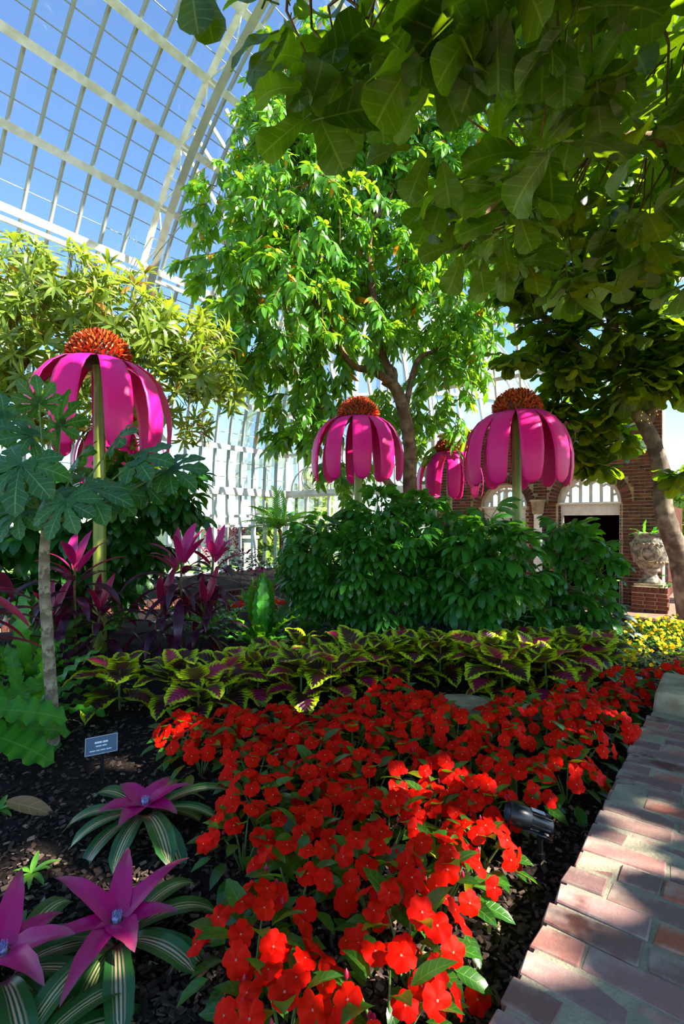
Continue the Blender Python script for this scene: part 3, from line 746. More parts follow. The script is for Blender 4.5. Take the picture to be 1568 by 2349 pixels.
# ================================================================== trees
def rdir(): 
    z = R(-1, 1); a = R(0, 2 * PI); r = math.sqrt(1 - z * z); return Vector((r * math.cos(a), r * math.sin(a), z))
def limb(g, pts, r0, r1, n=9, sub=5, wob=.0):
    pts = [Vector(p) for p in pts]; out = []; K = len(pts)
    for i in range(K - 1):
        p0, p1, p2, p3 = pts[max(i - 1, 0)], pts[i], pts[i + 1], pts[min(i + 2, K - 1)]
        for s_ in range(sub):
            t = s_ / sub; out.append(.5 * ((2 * p1) + (p2 - p0) * t + (2 * p0 - 5 * p1 + 4 * p2 - p3) * t * t + (3 * p1 - p0 - 3 * p2 + p3) * t ** 3) + rdir() * wob)
    out.append(pts[-1]); k = len(out)
    tube(g, out, [r0 + (r1 - r0) * i / (k - 1) for i in range(k)], n); return out
def blobs_pts(blobs, dens, shell=.55):
    out = []
    for px, py, Y, r in blobs:
        c = P(px, py, Y); rad = r / F * Y; k = 5 + int(dens * rad ** 2)
        for _ in range(k):
            d = rdir(); q = random.random() ** .33 * (1 - shell) + shell
            out.append((c + d * rad * q, d))
    return out
def foliage(root, name, variants, mats, places, cap=300, lo=None, key=None):
    """the `cap` places that show largest become parts, the rest one joined mesh"""
    mes = [v.mesh(name, mats) for v in variants]
    def rank(pl):
        p = pl.translation; q = proj(p); inf = -30 < q[0] < 1600 and -30 < q[1] < 2380
        return (0 if inf else 1, (p - cam.location).length)
    places = sorted(places, key=rank); inv = root.matrix_world.inverted() if False else T(*(-root.location))
    for Mx in places[:cap]: obj(name, random.choice(mes), root, inv @ Mx)
    if places[cap:]:
        g = Geo(); L = lo or variants
        for Mx in places[cap:]: g.addg(random.choice(L), inv @ Mx)
        tag(obj(name + '_mass', g.mesh(name + '_mass', mats), root), kind='stuff')

# --- tree with hanging leaves in the middle
def spray(nl=16, L=.24, Wd=.04, tw=.45):
    g = Geo(); pts = []; 
    for i in range(5): t = i / 4; pts.append((0, tw * t * (1 - .15 * t), -.28 * tw * t * t))
    tube(g, pts, [.007, .006, .005, .004, .003], 4, 1, False)
    for i in range(nl):
        t = .15 + .85 * i / (nl - 1); p = Vector((0, tw * t * (1 - .15 * t), -.28 * tw * t * t)); a = i * 2.4
        d = Vector((math.cos(a) * .8, .5 + R(-.2, .4), -.35 + .45 * math.sin(a) - R(0, .35)))
        s_ = R(.7, 1.1); V, Q, UV = leaf(L * s_, Wd * s_, lance, 4, 1, R(.3, .9), .2, start=R(-.1, .3))
        g.add(V, Q, UV, frame(p, d, (R(-.5, .5), R(-.3, .3), 1)), 0)
    return g
sprays = [spray() for _ in range(5)]; spr_lo = [spray(13) for _ in range(3)]
blC = [(640, 330, 9.2, 95), (560, 470, 9.2, 105), (690, 500, 8.8, 140), (840, 330, 9.8, 130), (880, 560, 9.6, 120), (530, 620, 9.2, 80), (650, 700, 8.8, 130), (800, 740, 9.3, 90),
       (960, 430, 10, 120), (1000, 690, 10, 105), (570, 790, 9, 70), (720, 870, 9.4, 60), (1065, 760, 10, 75), (1010, 860, 10.2, 70), (690, 960, 9.5, 62), (880, 930, 10.2, 45), (790, 1065, 9.7, 48),
       (1000, 970, 10.3, 55), (760, 200, 9.8, 130), (950, 230, 10, 140), (700, 330, 10.5, 120), (1090, 620, 10.5, 80), (740, 600, 10.2, 130), (640, 250, 9.6, 70), (1060, 330, 10.2, 120)]
base = P(950, 1196, 9.4); base.z = 0
tc = thing('hanging_leaf_tree', 'tall tree with drooping glossy green leaves and pale forked trunk behind the orange coneflower', 'tree', base)
iv = T(*(-base))
def lp(px, py, Y): return P(px, py, Y) - base
g = Geo(); limb(g, [(0, 0, -.05), lp(940, 1120, 9.4), lp(938, 1010, 9.4), lp(912, 900, 9.4), lp(880, 870, 9.4)], .135, .10, 10, 5, .006)
limb(g, [lp(905, 890, 9.4), lp(870, 790, 9.4), lp(852, 650, 9.3), lp(846, 540, 9.3), lp(880, 470, 9.4), lp(905, 390, 9.5), lp(900, 260, 9.6)], .085, .05, 9, 5, .006)
limb(g, [lp(905, 880, 9.4), lp(850, 850, 9.2), lp(805, 835, 9.1), lp(760, 760, 9.0), lp(700, 640, 8.9), lp(640, 480, 9.0)], .085, .02, 8, 5, .006)
limb(g, [lp(925, 960, 9.4), lp(955, 830, 9.6), lp(1000, 800, 9.8), lp(1040, 720, 10), lp(1060, 640, 10.2)], .06, .02, 8, 4, .004)
limb(g, [lp(905, 880, 9.4), lp(895, 840, 9.5), lp(800, 835, 9.7), lp(690, 700, 10.0), lp(560, 500, 9.4)], .05, .015, 7, 4, .004)
limb(g, [(.02, 0, -.05), lp(905, 1140, 9.3), lp(872, 1085, 9.2), lp(858, 1010, 9.2), lp(800, 950, 9.4), lp(700, 930, 9.5)], .09, .02, 9, 4, .005)
limb(g, [lp(846, 540, 9.3), lp(780, 420, 9.4), lp(700, 340, 9.4), lp(620, 300, 9.3)], .05, .015, 7, 4, .004)
obj('trunk', g.mesh('trunk', M['barkbrown']), tc)
pl_ = []
for p, d in blobs_pts(blC, 105, .4):
    if p.y < 7.6: continue
    dd = Vector((d.x, d.y, 0)) * .8 + Vector((R(-.5, .5), R(-.5, .5), R(-.9, .05)))
    pl_.append(frame(p, dd, (0, 0, 1), R(.85, 1.25), R(-.6, .6)))
foliage(tc, 'leaf_spray', sprays, [M['ficus'], M['twig']], pl_, 300, spr_lo)
for (x1, y1, x2, y2) in ((597, 640, 592, 800), (655, 690, 672, 860), (735, 640, 738, 760), (770, 420, 780, 560)):
    g = Geo(); limb(g, [lp(x1, y1, 8.3), lp((x1 + x2) / 2 + 4, (y1 + y2) / 2, 8.3), lp(x2, y2, 8.3)], .009, .005, 5, 4, .01); obj('aerial_root', g.mesh('aerial_root', M['twig']), tc)

# --- sunlit whorl-leaved tree at the left
def whorl(nl=10, L=.27, Wd=.026):
    g = Geo(); tube(g, [(0, -.18, -.02), (0, 0, 0)], [.007, .005], 4, 1, False)
    for i in range(nl):
        a = 2 * PI * i / nl + R(-.25, .25); el = R(-.1, .9); s_ = R(.65, 1.1)
        d = Vector((math.cos(a) * math.cos(el), .25 + .9 * math.sin(el), math.sin(a) * math.cos(el)))
        V, Q, UV = leaf(L * s_, Wd * s_, lance, 4, 1, R(.5, 1.3), .22, start=.15)
        g.add(V, Q, UV, frame((0, 0, 0), d, (0, 1, .05)), 0)
    return g
whorls = [whorl() for _ in range(5)]; wh_lo = [whorl(9) for _ in range(3)]
blL = [(40, 660, 6.6, 105), (170, 690, 6.4, 110), (300, 740, 6.5, 95), (110, 790, 6.8, 120), (400, 790, 6.7, 75), (470, 850, 6.9, 65), (370, 880, 7.0, 85), (40, 930, 7.2, 90), (240, 850, 7.0, 110),
       (520, 890, 7.2, 45), (-90, 760, 6.7, 150), (230, 650, 6.7, 55), (330, 670, 6.9, 40), (60, 590, 6.8, 45), (430, 950, 7.3, 60), (130, 930, 7.5, 90), (480, 760, 7.2, 40), (-40, 640, 6.9, 90), (300, 960, 7.6, 60)]
base = P(-60, 1196, 7.2); base.z = 0; tl = thing('whorl_leaf_tree', 'broad sunlit tree with yellow-green whorled leaves under the glass roof', 'tree', base)
g = Geo(); limb(g, [(0, 0, -.05), lp(-40, 1000, 7.2), lp(20, 880, 7.2), lp(90, 780, 7.0), lp(180, 720, 6.8)], .16, .03, 9, 5, .008)
limb(g, [lp(20, 880, 7.2), lp(150, 860, 7.3), lp(280, 830, 7.2), lp(400, 830, 7.1)], .09, .02, 8, 4, .006); limb(g, [lp(-30, 960, 7.2), lp(-80, 820, 7), lp(-60, 700, 6.9)], .09, .02, 8, 4, .006)
obj('trunk', g.mesh('trunk', M['barkbrown']), tl)
pl_ = []
for p, d in blobs_pts(blL, 115, .5):
    if p.y < 5.75 or (proj(p)[1] > 930 and p.y < 6.4): continue
    pl_.append(frame(p, d + Vector((0, 0, .45)) + rdir() * .4, (0, 0, 1), R(.8, 1.15), R(0, 6)))
foliage(tl, 'leaf_whorl', whorls, [M['mango'], M['twig']], pl_, 300, wh_lo)

# --- fiddle-leaf figs
def figleaf(nL, nW):
    g = Geo(); V, Q, UV = leaf(.32, .112, fiddle, nL, nW, R(.2, .8), R(.05, .2), wave=.13 if nW > 1 else .06, wf=1.8, pet=.05, twist=R(-.4, .4), ph=R(0, 6)); g.add(V, Q, UV)
    tube(g, [(0, 0, 0), (0, .06, 0)], .006, 4, 1, False); return g
fh = [figleaf(10, 3) for _ in range(6)]; fl = [figleaf(7, 1) for _ in range(4)]
def cluster(p, d, k, out, s=1.0):
    d = Vector(d).normalized()
    for i in range(k):
        a = i * 2.4 + R(-.3, .3); side = Vector((math.cos(a), math.sin(a), 0)); q = p - d * (.035 * (k - i)) * s
        dd = side * R(.7, 1.1) + d * R(.1, .6) + Vector((0, 0, R(-1.0, .25)))
        out.append(frame(q, dd, (R(-.3, .3), R(-.3, .3), 1), s * R(.75, 1.15), R(-.3, .3)))
# near fig: its limbs reach over the bed from the right
def bxmin(y):
    K = [(-400, 420), (-60, 560), (0, 610), (60, 640), (110, 650), (200, 680), (260, 740), (270, 840), (350, 870), (400, 950), (470, 950), (560, 960), (600, 1020), (650, 1150), (690, 1230), (720, 2000), (9999, 9999)]
    for (a, b), (c, d) in zip(K, K[1:]):
        if y <= c: return b + (d - b) * (y - a) / (c - a)
    return 0
baseB = Vector((5.6, 3.6, FLOOR)); tb = thing('fiddle_leaf_fig', 'big fiddle-leaf fig whose dark limbs hang over the red flowers', 'tree', baseB)
def wl_(x, y, z): return Vector((x, y, z)) - baseB
outB = []; tips = []; tries = 0
while len(tips) < 1400 and tries < 200000:
    tries += 1; X, Y = R(-.9, 8.6), R(-3.2, 6.2); zl = 3.35 + .25 * math.sin(X * 1.7 + Y) + .03 * max(Y, 0); Z = zl + min(3.1, 1.3 + .6 * (X + .9)) * random.random() ** 1.15
    px, py = proj((X, Y, Z))
    if Y > .3 and X < 5.5 and px < bxmin(py + 35) + 30: continue
    if Y < 1.2 and X < .6: continue
    if -3000 < px < 1700 and py > -20:
        if ((px - 1045) / 110) ** 2 + ((py - 240) / 150) ** 2 < 1 and random.random() < .97: continue
        if Y < 2.0: continue
    if X > 4.6 and Z < 3.9: continue
    tips.append(Vector((X, Y, Z))); cluster(Vector((X, Y, Z)), (R(-1, .2), R(-1, 1), R(-.3, .5)), random.randint(5, 8), outB, 1.0)
# the leaves whose outline shows against the sky
for px, py, Y, dx, dz in ((440, -40, 2.6, .15, -1), (470, -35, 2.6, .1, -1), (640, 70, 2.9, -1, -.3), (650, 90, 2.9, -.9, -.5), (680, 120, 2.9, -1, -.9), (700, 110, 2.9, -.2, -1), (740, 90, 2.9, .1, -1),
                          (640, 10, 2.8, -.6, .2), (600, 20, 2.8, .3, .6), (780, 200, 3, .2, -1), (860, 200, 3, -.4, -1), (900, 180, 3.1, .1, -1), (960, 330, 3.2, -1, -.1), (985, 350, 3.2, -.5, -1), (1010, 360, 3.2, .2, -1), (1050, 560, 4, -1, -.3), (1060, 575, 4, -.3, -1), (1090, 570, 4, .3, -1)):
    outB.append(frame(P(px, py, Y), (dx, R(-.5, .2), dz), (R(-.4, .4), -1, .4), R(.8, .95)))
g = Geo()
limb(g, [(0, 0, 0), wl_(5.5, 3.5, 1.4), wl_(5.2, 3.5, 2.9), wl_(4.7, 3.5, 3.9)], .2, .14, 10, 5, .01)
mains = [[(4.7, 3.5, 3.9), (5.4, 1.8, 4.6), (5.2, .2, 5.0), (4.4, -1.4, 5.2), (3.6, -2.6, 5.2)], [(4.7, 3.5, 3.9), (6.2, 3.0, 4.8), (7.4, 2.0, 5.2), (7.9, .4, 5.4)], [(4.7, 3.5, 3.9), (3.6, 3.3, 4.25), (2.3, 3.1, 4.5), (1.0, 2.9, 4.45), (0.1, 2.8, 4.3), (-.45, 2.7, 4.15)], [(4.7, 3.5, 3.9), (3.7, 4.2, 4.4), (2.4, 4.5, 4.6), tuple(P(1264, 345, 4.3)), tuple(P(1154, 435, 4.2)), tuple(P(1064, 570, 4.1))],
         [(4.7, 3.5, 3.9), (4.2, 2.3, 4.5), (3.2, 1.5, 4.9), (2.0, 1.1, 5.1)], [(4.7, 3.5, 3.9), (4.4, 4.6, 4.7), (3.6, 5.5, 5.2), (2.6, 5.6, 5.5)], [(4.7, 3.5, 3.9), (4.2, 3.6, 5.0), (3.0, 3.4, 5.7), (1.8, 3.0, 5.9)], [(4.7, 3.5, 3.9), (5.4, 2.6, 4.8), (5.9, 1.6, 5.3)]]
nodes = []
for m_ in mains: nodes += [p + baseB for p in limb(g, [wl_(*p) for p in m_], .085, .02, 8, 5, .012)]
obj('trunk', g.mesh('trunk', M['barkbrown']), tb)
g = Geo()
for t_ in tips:
    nb_ = min(nodes, key=lambda q: (q - t_).length); mid = (nb_ + t_) / 2 + Vector((R(-.25, .25), R(-.25, .25), R(-.1, .3)))
    tube(g, [nb_ - baseB, mid - baseB, t_ - baseB], [.011, .008, .005], 5, 0, False)
obj('branches', g.mesh('branches', M['twig']), tb)
# gaps in the leaves where sun flecks reach the bed
FLECK = [(1185, 2150, .15, .10), (1340, 2068, .15, .055), (1280, 2040, .15, .05), (1500, 1990, .15, .06), (1400, 1880, .15, .05), (1530, 1900, .15, .04), (950, 2190, .2, .10), (1000, 2290, .2, .08), (1030, 2040, .2, .08), (1100, 1920, .2, .08), (790, 2270, .2, .08),
         (1230, 2020, 0, .07), (240, 1755, 0, .07), (25, 1995, 0, .08), (280, 2005, 0, .05), (1160, 1520, .2, .10), (1000, 1500, .2, .10), (780, 1590, .15, .07), (890, 1790, .2, .07), (1000, 1760, .2, .06), (650, 1520, .2, .07), (1480, 1480, .1, .3), (1540, 1440, .1, .3), (440, 1500, 0, .08), (1040, 1360, .6, .1), (930, 1260, 1.2, .2), (1100, 1230, 1.2, .2), (830, 1330, .8, .12), (420, 1270, 1.0, .15), (620, 1440, .3, .2)]
FLECK = [(G(a, b, c) if c < .5 else P(a, b, 5.3), r) for a, b, c, r in FLECK] + [(P(915, 1010, 7.0), .12), (P(925, 1060, 7.0), .1), (P(180, 840, 4.7), .1), (P(1150, 1010, 6.0), .12), (P(1250, 1060, 6.0), .1), (P(330, 900, 4.8), .12), (P(890, 960, 7.2), .1), (P(826, 935, 7.4), .16)]
def lit(Mx):
    c = Mx.translation + Mx.col[1].to_3d() * .18
    for p, r in FLECK:
        d = c - p; t_ = d.dot(SUN)
        if t_ > 0 and (d - SUN * t_).length < r + .07: return False
    return True
outB = [m_ for m_ in outB if lit(m_)]
foliage(tb, 'leaf', fh, [M['fig'], M['petiole']], outB, 300, fl)
# far fig: grey trunk by the urn
blA = [(1290, 950, 9, 55), (1380, 945, 9, 55), (1425, 1000, 9.2, 30), (1330, 1050, 9.3, 24), (1240, 930, 8.8, 40), (1200, 640, 8.0, 70), (1330, 610, 8.0, 105), (1480, 560, 7.7, 120), (1250, 760, 8.4, 65), (1400, 745, 8.2, 100), (1530, 760, 8.0, 90), (1185, 815, 8.0, 32), (1310, 880, 8.8, 60), (1440, 870, 8.2, 60), (1545, 860, 8.0, 60),
       (1350, 1000, 9.2, 45), (1400, 480, 7.8, 120), (1240, 520, 8.2, 80), (1640, 760, 8, 120), (1380, 1070, 9.2, 22), (1560, 1080, 7.8, 24), (1570, 420, 7.6, 120), (1300, 820, 8.2, 50)]
baseA = Vector((5.75, 8.6, FLOOR)); ta = thing('fiddle_leaf_fig', 'fiddle-leaf fig with bare leaning grey trunk beside the stone urn', 'tree', baseA); base = baseA
g = Geo(); limb(g, [(0, 0, 0), lp(1562, 1300, 8.5), lp(1532, 1206, 8.4), lp(1519, 1150, 8.4), lp(1518, 1090, 8.4), lp(1503, 1030, 8.4), lp(1478, 975, 8.4), lp(1445, 920, 8.4), lp(1420, 840, 8.3), lp(1400, 700, 8.2), lp(1420, 560, 8)], .17, .07, 11, 5, .008)
limb(g, [lp(1480, 975, 8.4), lp(1530, 850, 8.3), lp(1540, 700, 8.2), lp(1500, 560, 8)], .09, .03, 8, 4, .006)
limb(g, [lp(1420, 840, 8.3), lp(1330, 800, 8.3), lp(1245, 725, 8.2), lp(1190, 640, 8.1), lp(1155, 600, 8.1), lp(1150, 555, 8.0)], .06, .035, 8, 4, .006)
limb(g, [lp(1245, 725, 8.2), lp(1232, 690, 8.0), lp(1175, 610, 7.9), lp(1110, 480, 7.8)], .045, .02, 7, 4, .006)
obj('trunk', g.mesh('trunk', M['barkfig']), ta)
outA = []
for p, d in blobs_pts(blA, 90, .35): cluster(p, d + Vector((0, 0, .3)), random.randint(4, 6), outA, 1.0)
foliage(ta, 'leaf', fh, [M['fig'], M['petiole']], outA, 300, fl)
g = Geo(); bm_ = Geo(); lathe(bm_, [(0, -.012), (.006, 0), (0, .012)], 5)
for _ in range(130):
    (x1, y1), (x2, y2) = random.choice([((1450, 925), (1420, 840)), ((1420, 840), (1403, 720)), ((1480, 972), (1530, 850)), ((1530, 850), (1538, 760)), ((1420, 845), (1345, 806))]); q = R(0, 1)
    d = rdir(); d.y = -abs(d.y); g.addg(bm_, T(*(P(x1 + (x2 - x1) * q, y1 + (y2 - y1) * q, 8.33) + d * .125)))
tag(obj('string_lights', g.mesh('string_lights', M['bulb'])), 'tiny warm string lights wound round the fig branches', 'string lights', kind='stuff')

# ================================================================== lobed-leaf tree at the front left
def lobed(nl=8, L=.36):
    g = Geo()
    for i in range(nl):
        a = (i - (nl - 1) / 2) / (nl - 1) * 4.6; s_ = 1.0 - .32 * abs(a) / 2.3
        p = lerp_prof((0, .18), (.3, .42), (.5, .6), (.66, 1), (.74, .8), (.82, .95), (.92, .5), (1, 0))
        V, Q, UV = leaf(L * s_ * R(.9, 1.08), .078 * s_ ** .5, p, 9, 2, R(.4, .9), .12, wave=.1, serr=.12, start=.05)
        g.add(V, Q, UV, frame((0, 0, R(-.004, .004)), (math.sin(a), math.cos(a), 0)), 0)
    V = [(0, 0, .004)] + [(.085 * math.sin(b), .085 * math.cos(b), 0) for b in np.linspace(-2.3, 2.3, 16)]
    g.add(V, [(0, i + 1, i) for i in range(1, 16)], [(.3, .5)] * 17, None, 0); return g
lob = [lobed(8).mesh('leaf', M['palmate']) for _ in range(3)] + [lobed(7, .30).mesh('leaf', M['palmate']) for _ in range(2)]
base = G(124, 1712); base.z = 0
tp = thing('lobed_leaf_tree', 'thin young tree with ringed pale trunk and large lobed dark leaves', 'tree', base)
Yb = base.y; g = Geo()
limb(g, [(0, 0, -.03), lp(121, 1650, Yb), lp(113, 1520, Yb), lp(104, 1380, Yb), lp(101, 1300, Yb), lp(104, 1240, Yb), lp(112, 1180, Yb), lp(118, 1130, Yb)], .036, .024, 12, 6, .0015)
obj('trunk', g.mesh('trunk', M['barkpale']), tp); top = lp(112, 1200, Yb)
for (px, py, dY, ax, az, s_, rl) in ((48, 1065, -.25, -.1, -.9, 1.05, 0), (140, 980, .1, .1, .9, .8, .5), (315, 1052, .05, .8, .1, 1.0, 0), (200, 1120, -.15, .7, -.6, .95, .2), (70, 1000, .2, -.7, .6, .9, 0), (20, 1130, 0, -.8, -.5, .9, .3),
                              (390, 1075, .15, 1, -.25, .8, 0), (265, 1010, .25, .5, .6, .75, 0), (175, 1060, .3, .3, .5, .85, 0), (260, 1135, .1, .6, -.7, .75, 0), (10, 960, .3, -.6, .8, .9, 0), (45, 1175, -.1, -.5, -.9, .7, 0), (150, 1150, -.3, .1, -1, .7, 0), (-60, 1060, -.2, -1, 0, 1, 0), (330, 1110, .3, .8, -.5, .7, 0), (90, 925, .25, -.1, 1, .6, 0)):
    c = lp(px, py, Yb + dY); c2 = top + (c - top) * .15
    lf = obj('leaf', random.choice(lob), tp, frame(c, (ax, -.35, az * .55), (R(-.3, .3), -.75, .75), s_ * .9, rl))
    g = Geo(); mid = (top + c) / 2 + Vector((0, 0, -.03)); tube(g, [top + Vector((0, 0, R(-.12, .1))), mid, c], [.008, .0065, .005], 6, 0, False); obj('petiole', g.mesh('petiole', M['petiole']), tp)

# ================================================================== umbrella shrubs and dark background shrubs
def umbrella(nl=8, L=.19, Wd=.033):
    g = Geo(); tube(g, [(0, -.22, -.05), (0, -.1, .0), (0, 0, 0)], [.005, .004, .004], 5, 1, False)
    for i in range(nl):
        a = 2 * PI * i / nl + R(-.15, .15); s_ = R(.8, 1.1)
        d = Vector((math.sin(a), .55 + .75 * math.cos(a), -.25))
        V, Q, UV = leaf(L * s_, Wd * s_, oblong, 6, 1, R(.7, 1.4), .2, wave=.06, pet=.03, start=.05)
        g.add(V, Q, UV, frame((0, 0, 0), d, (0, 0, 1)), 0)
    return g
umb = [umbrella() for _ in range(5)]
def shrub(name, label, cat, base, blobs, dens, variants, mats, stems, s=1.0, part='leaf', cap=300, shell=.7, up=.1, group=None, stem_mat='twig'):
    t = thing(name, label, cat, base, 0, group); pl_ = []; ends = []
    for p, d in blobs_pts(blobs, dens, shell):
        if p.z < .12: continue
        dd = Vector((d.x, d.y - .25, d.z * .5 + up)); pl_.append(frame(p, dd, (0, 0, 1), s * R(.8, 1.15), R(-.3, .3)))
    for k in range(stems):
        b = blobs[k % len(blobs)]; q = P(*b[:3]) - base; g = Geo(); r0 = Vector((R(-.12, .12), R(-.12, .12), -.03))
        limb(g, [r0, r0 + Vector((q.x * .3, q.y * .3, q.z * .4)), q + Vector((R(-.1, .1), R(-.1, .1), .1))], .016, .008, 6, 4, .006); obj('stem', g.mesh('stem', M[stem_mat]), t)
    foliage(t, part, variants, mats, pl_, cap); return t
um = [M['scheff'], M['petiole']]
b = G(850, 1462); b.z = 0
shrub('umbrella_shrub', 'dense glossy umbrella shrub in front of the orange coneflower stem', 'shrub', b, [(740, 1260, 5.6, 75), (820, 1300, 5.4, 90), (900, 1260, 5.5, 95), (870, 1200, 5.8, 70), (960, 1220, 5.7, 80), (770, 1370, 5.4, 65), (880, 1380, 5.3, 80), (960, 1340, 5.5, 80), (710, 1330, 5.6, 45)], 300, umb, um, 6)
b = G(1140, 1470); b.z = 0
shrub('umbrella_shrub', 'glossy umbrella shrub with large bright leaves at the foot of the red-coned sculpture', 'shrub', b, [(1110, 1260, 5.2, 75), (1180, 1290, 5.1, 70), (1090, 1350, 5.0, 75), (1160, 1390, 4.9, 75), (1060, 1230, 5.5, 60), (1130, 1200, 5.5, 45), (1040, 1320, 5.3, 45)], 240, umb, um, 5, 1.12)
b = G(1330, 1465); b.z = 0
shrub('umbrella_shrub', 'open umbrella shrub with thin bare stem before the brick doorway', 'shrub', b, [(1310, 1260, 5.6, 50), (1350, 1270, 5.4, 45), (1300, 1330, 5.4, 45), (1380, 1310, 5.4, 40), (1310, 1400, 5.4, 45), (1360, 1390, 5.5, 40), (1250, 1390, 5.4, 40), (1285, 1210, 5.5, 18)], 210, umb, um, 3, 1.05)
b = G(670, 1440); b.z = 0
shrub('umbrella_shrub', 'slender umbrella shrub at the open edge beside the small palm', 'shrub', b, [(700, 1240, 6.2, 38), (690, 1310, 6.1, 36), (720, 1370, 6, 40)], 240, umb, um, 3)
b = G(150, 1450); b.z = 0
dk = [umbrella(8, .24, .045) for _ in range(4)]
shrub('dark_shrub', 'dark green glossy shrub massed behind the pink-topped cordylines', 'shrub', b, [(60, 1180, 5.4, 110), (180, 1180, 5.6, 100), (290, 1150, 5.8, 95), (380, 1130, 6.0, 75), (120, 1290, 5.6, 110), (260, 1260, 5.8, 100), (-40, 1260, 5.4, 110), (200, 1380, 5.8, 90), (330, 1220, 6, 80), (420, 1160, 6.2, 45), (60, 1400, 5.4, 80)], 150, dk, [M['dkgreen'], M['petiole']], 7, 1.0, cap=300, shell=.5)

# ================================================================== cordylines
def cordleaf(L, Wd, dr): g = Geo(); V, Q, UV = leaf(L, Wd, lance, 10, 2, dr, .25, pet=.06, twist=R(-.4, .4)); return g.add(V, Q, UV)
cl_d = [cordleaf(R(.42, .52), .045, R(.8, 1.6)).mesh('leaf', M['cord']) for _ in range(4)]
cl_p = [cordleaf(R(.34, .44), .044, R(.3, .9)).mesh('leaf', M['cordpink']) for _ in range(3)]; cl_r = [cordleaf(R(.4, .48), .042, R(.6, 1.1)).mesh('leaf', M['cordred']) for _ in range(3)]
def cordyline(label, base, heads, group=None):
    t = thing('cordyline', label, 'plant', base, 0, group)
    for px, py, Y, s_, pk in heads:
        h = P(px, py, Y) - base; g = Geo(); limb(g, [(h.x * .5 + R(-.05, .05), h.y * .5, -.03), (h.x * .8, h.y * .8, h.z * .5), h], .014, .011, 6, 4, .004); obj('stem', g.mesh('stem', M['twig']), t)
        for k in range(26):
            f = k / 25; a = k * 2.4 + R(-.2, .2); el = 1.3 - f * 1.85
            me = random.choice(cl_p if k < pk else (cl_r if k < pk + 3 else cl_d)); z = -.02 - f * .34
            d = Vector((math.cos(a) * math.cos(el), math.sin(a) * math.cos(el), math.sin(el)))
            obj('leaf', me, t, frame(h + Vector((0, 0, z)), d, (0, 0, 1) if el < 1.2 else (0, -1, 0), s_ * R(.85, 1.1)))
b = G(170, 1520); b.z = 0; cordyline('dark purple cordyline with pink crown beside the thin ringed trunk', b, [(172, 1300, 4.6, 1.0, 6), (230, 1400, 4.7, .8, 0), (120, 1420, 4.5, .8, 0)])
b = G(420, 1478); b.z = 0; cordyline('dark purple cordyline with vivid magenta crown next to the bird nest fern', b, [(415, 1285, 4.9, 1.0, 8), (490, 1280, 5.3, .9, 6), (370, 1390, 4.9, .85, 0), (470, 1390, 5, .85, 0)])
b = Vector((-2.35, 3.1, 0)); t = thing('cordyline', 'red-edged cordyline reaching in past the ringed trunk, half out of frame', 'plant', b); base = b
g = Geo(); limb(g, [(0, 0, -.03), (.02, 0, .5), (.03, 0, 1.0)], .018, .014, 7, 4, .003); obj('stem', g.mesh('stem', M['twig']), t)
for k in range(24):
    a = k * 2.4; el = R(-.5, .8); obj('leaf', random.choice(cl_r + cl_d), t, frame(Vector((.03, 0, .55 + .018 * k)), (math.cos(a) * math.cos(el), math.sin(a) * math.cos(el), math.sin(el)), (0, 0, 1), R(1.0, 1.3)))

# ================================================================== ferns
def frond(L, Wd, dr, wv, serr=.25, nL=22): g = Geo(); V, Q, UV = leaf(L, Wd, strap, nL, 2, dr, .1, wave=wv, wf=7, serr=serr, start=.0); return g.add(V, Q, UV)
fr_ = [frond(R(.52, .66), .055, R(.4, 1.1), .35) for _ in range(4)]; frm = [x.mesh('frond', M['fern']) for x in fr_]
wide = [frond(R(.5, .62), .10, R(.3, .7), .2, .10, 34).mesh('frond', M['fern']) for _ in range(3)]
def fern(label, base, k, s_, meshes, el0=.35, el1=1.25, group=None, dirs=None):
    t = thing('bird_nest_fern', label, 'fern', base, 0, group)
    for i in range(k):
        a = i * 2.4 + R(-.2, .2); el = el0 + (el1 - el0) * (1 - i / k)
        obj('frond', random.choice(meshes), t, frame((.02 * math.cos(a), .02 * math.sin(a), .02), (math.cos(a) * math.cos(el), math.sin(a) * math.cos(el), math.sin(el)), (0, 0, 1) if el < 1.1 else (math.cos(a), math.sin(a), .3), s_ * R(.8, 1.1)))
    return t
b = G(600, 1490); b.z = 0; fern('bright green wavy fern clump beside the magenta cordyline', b, 34, 1.15, frm, .5, 1.4)
b = G(835, 1482); b.z = 0; fern('bright green wavy fern under the dense umbrella shrub', b, 26, 1.0, frm, .2, 1.35)
b = G(700, 1470); b.z = 0; fern('small wavy fern between the two larger ferns', b, 16, .6, frm)
b = G(470, 1460); b.z = 0; fern('green wavy fern tucked behind the magenta cordyline', b, 20, .9, frm)
b = Vector((-2.05, 3.35, 0)); fern('dark wavy fern mound behind the ringed trunk at the bed edge', b, 24, .95, frm, -.1, 1.1)
b = Vector((-2.5, 4.2, 0)); fern('leafy wavy fern under the red-edged cordyline', b, 30, 1.25, frm, -.1, 1.2)
t = thing('broad_fern', 'broad ruffled fern frond lying at the foot of the ringed trunk', 'fern', (-2.0, 2.72, 0))
for d, z in (((.8, -.05, -.10), .22), ((.7, .3, .1), .16), ((.75, .15, .05), .3), ((.3, .6, .3), .2), ((-.5, -.4, .2), .2)): obj('frond', random.choice(wide), t, frame((0, 0, z), d, (0, -.35, 1), 1.0))

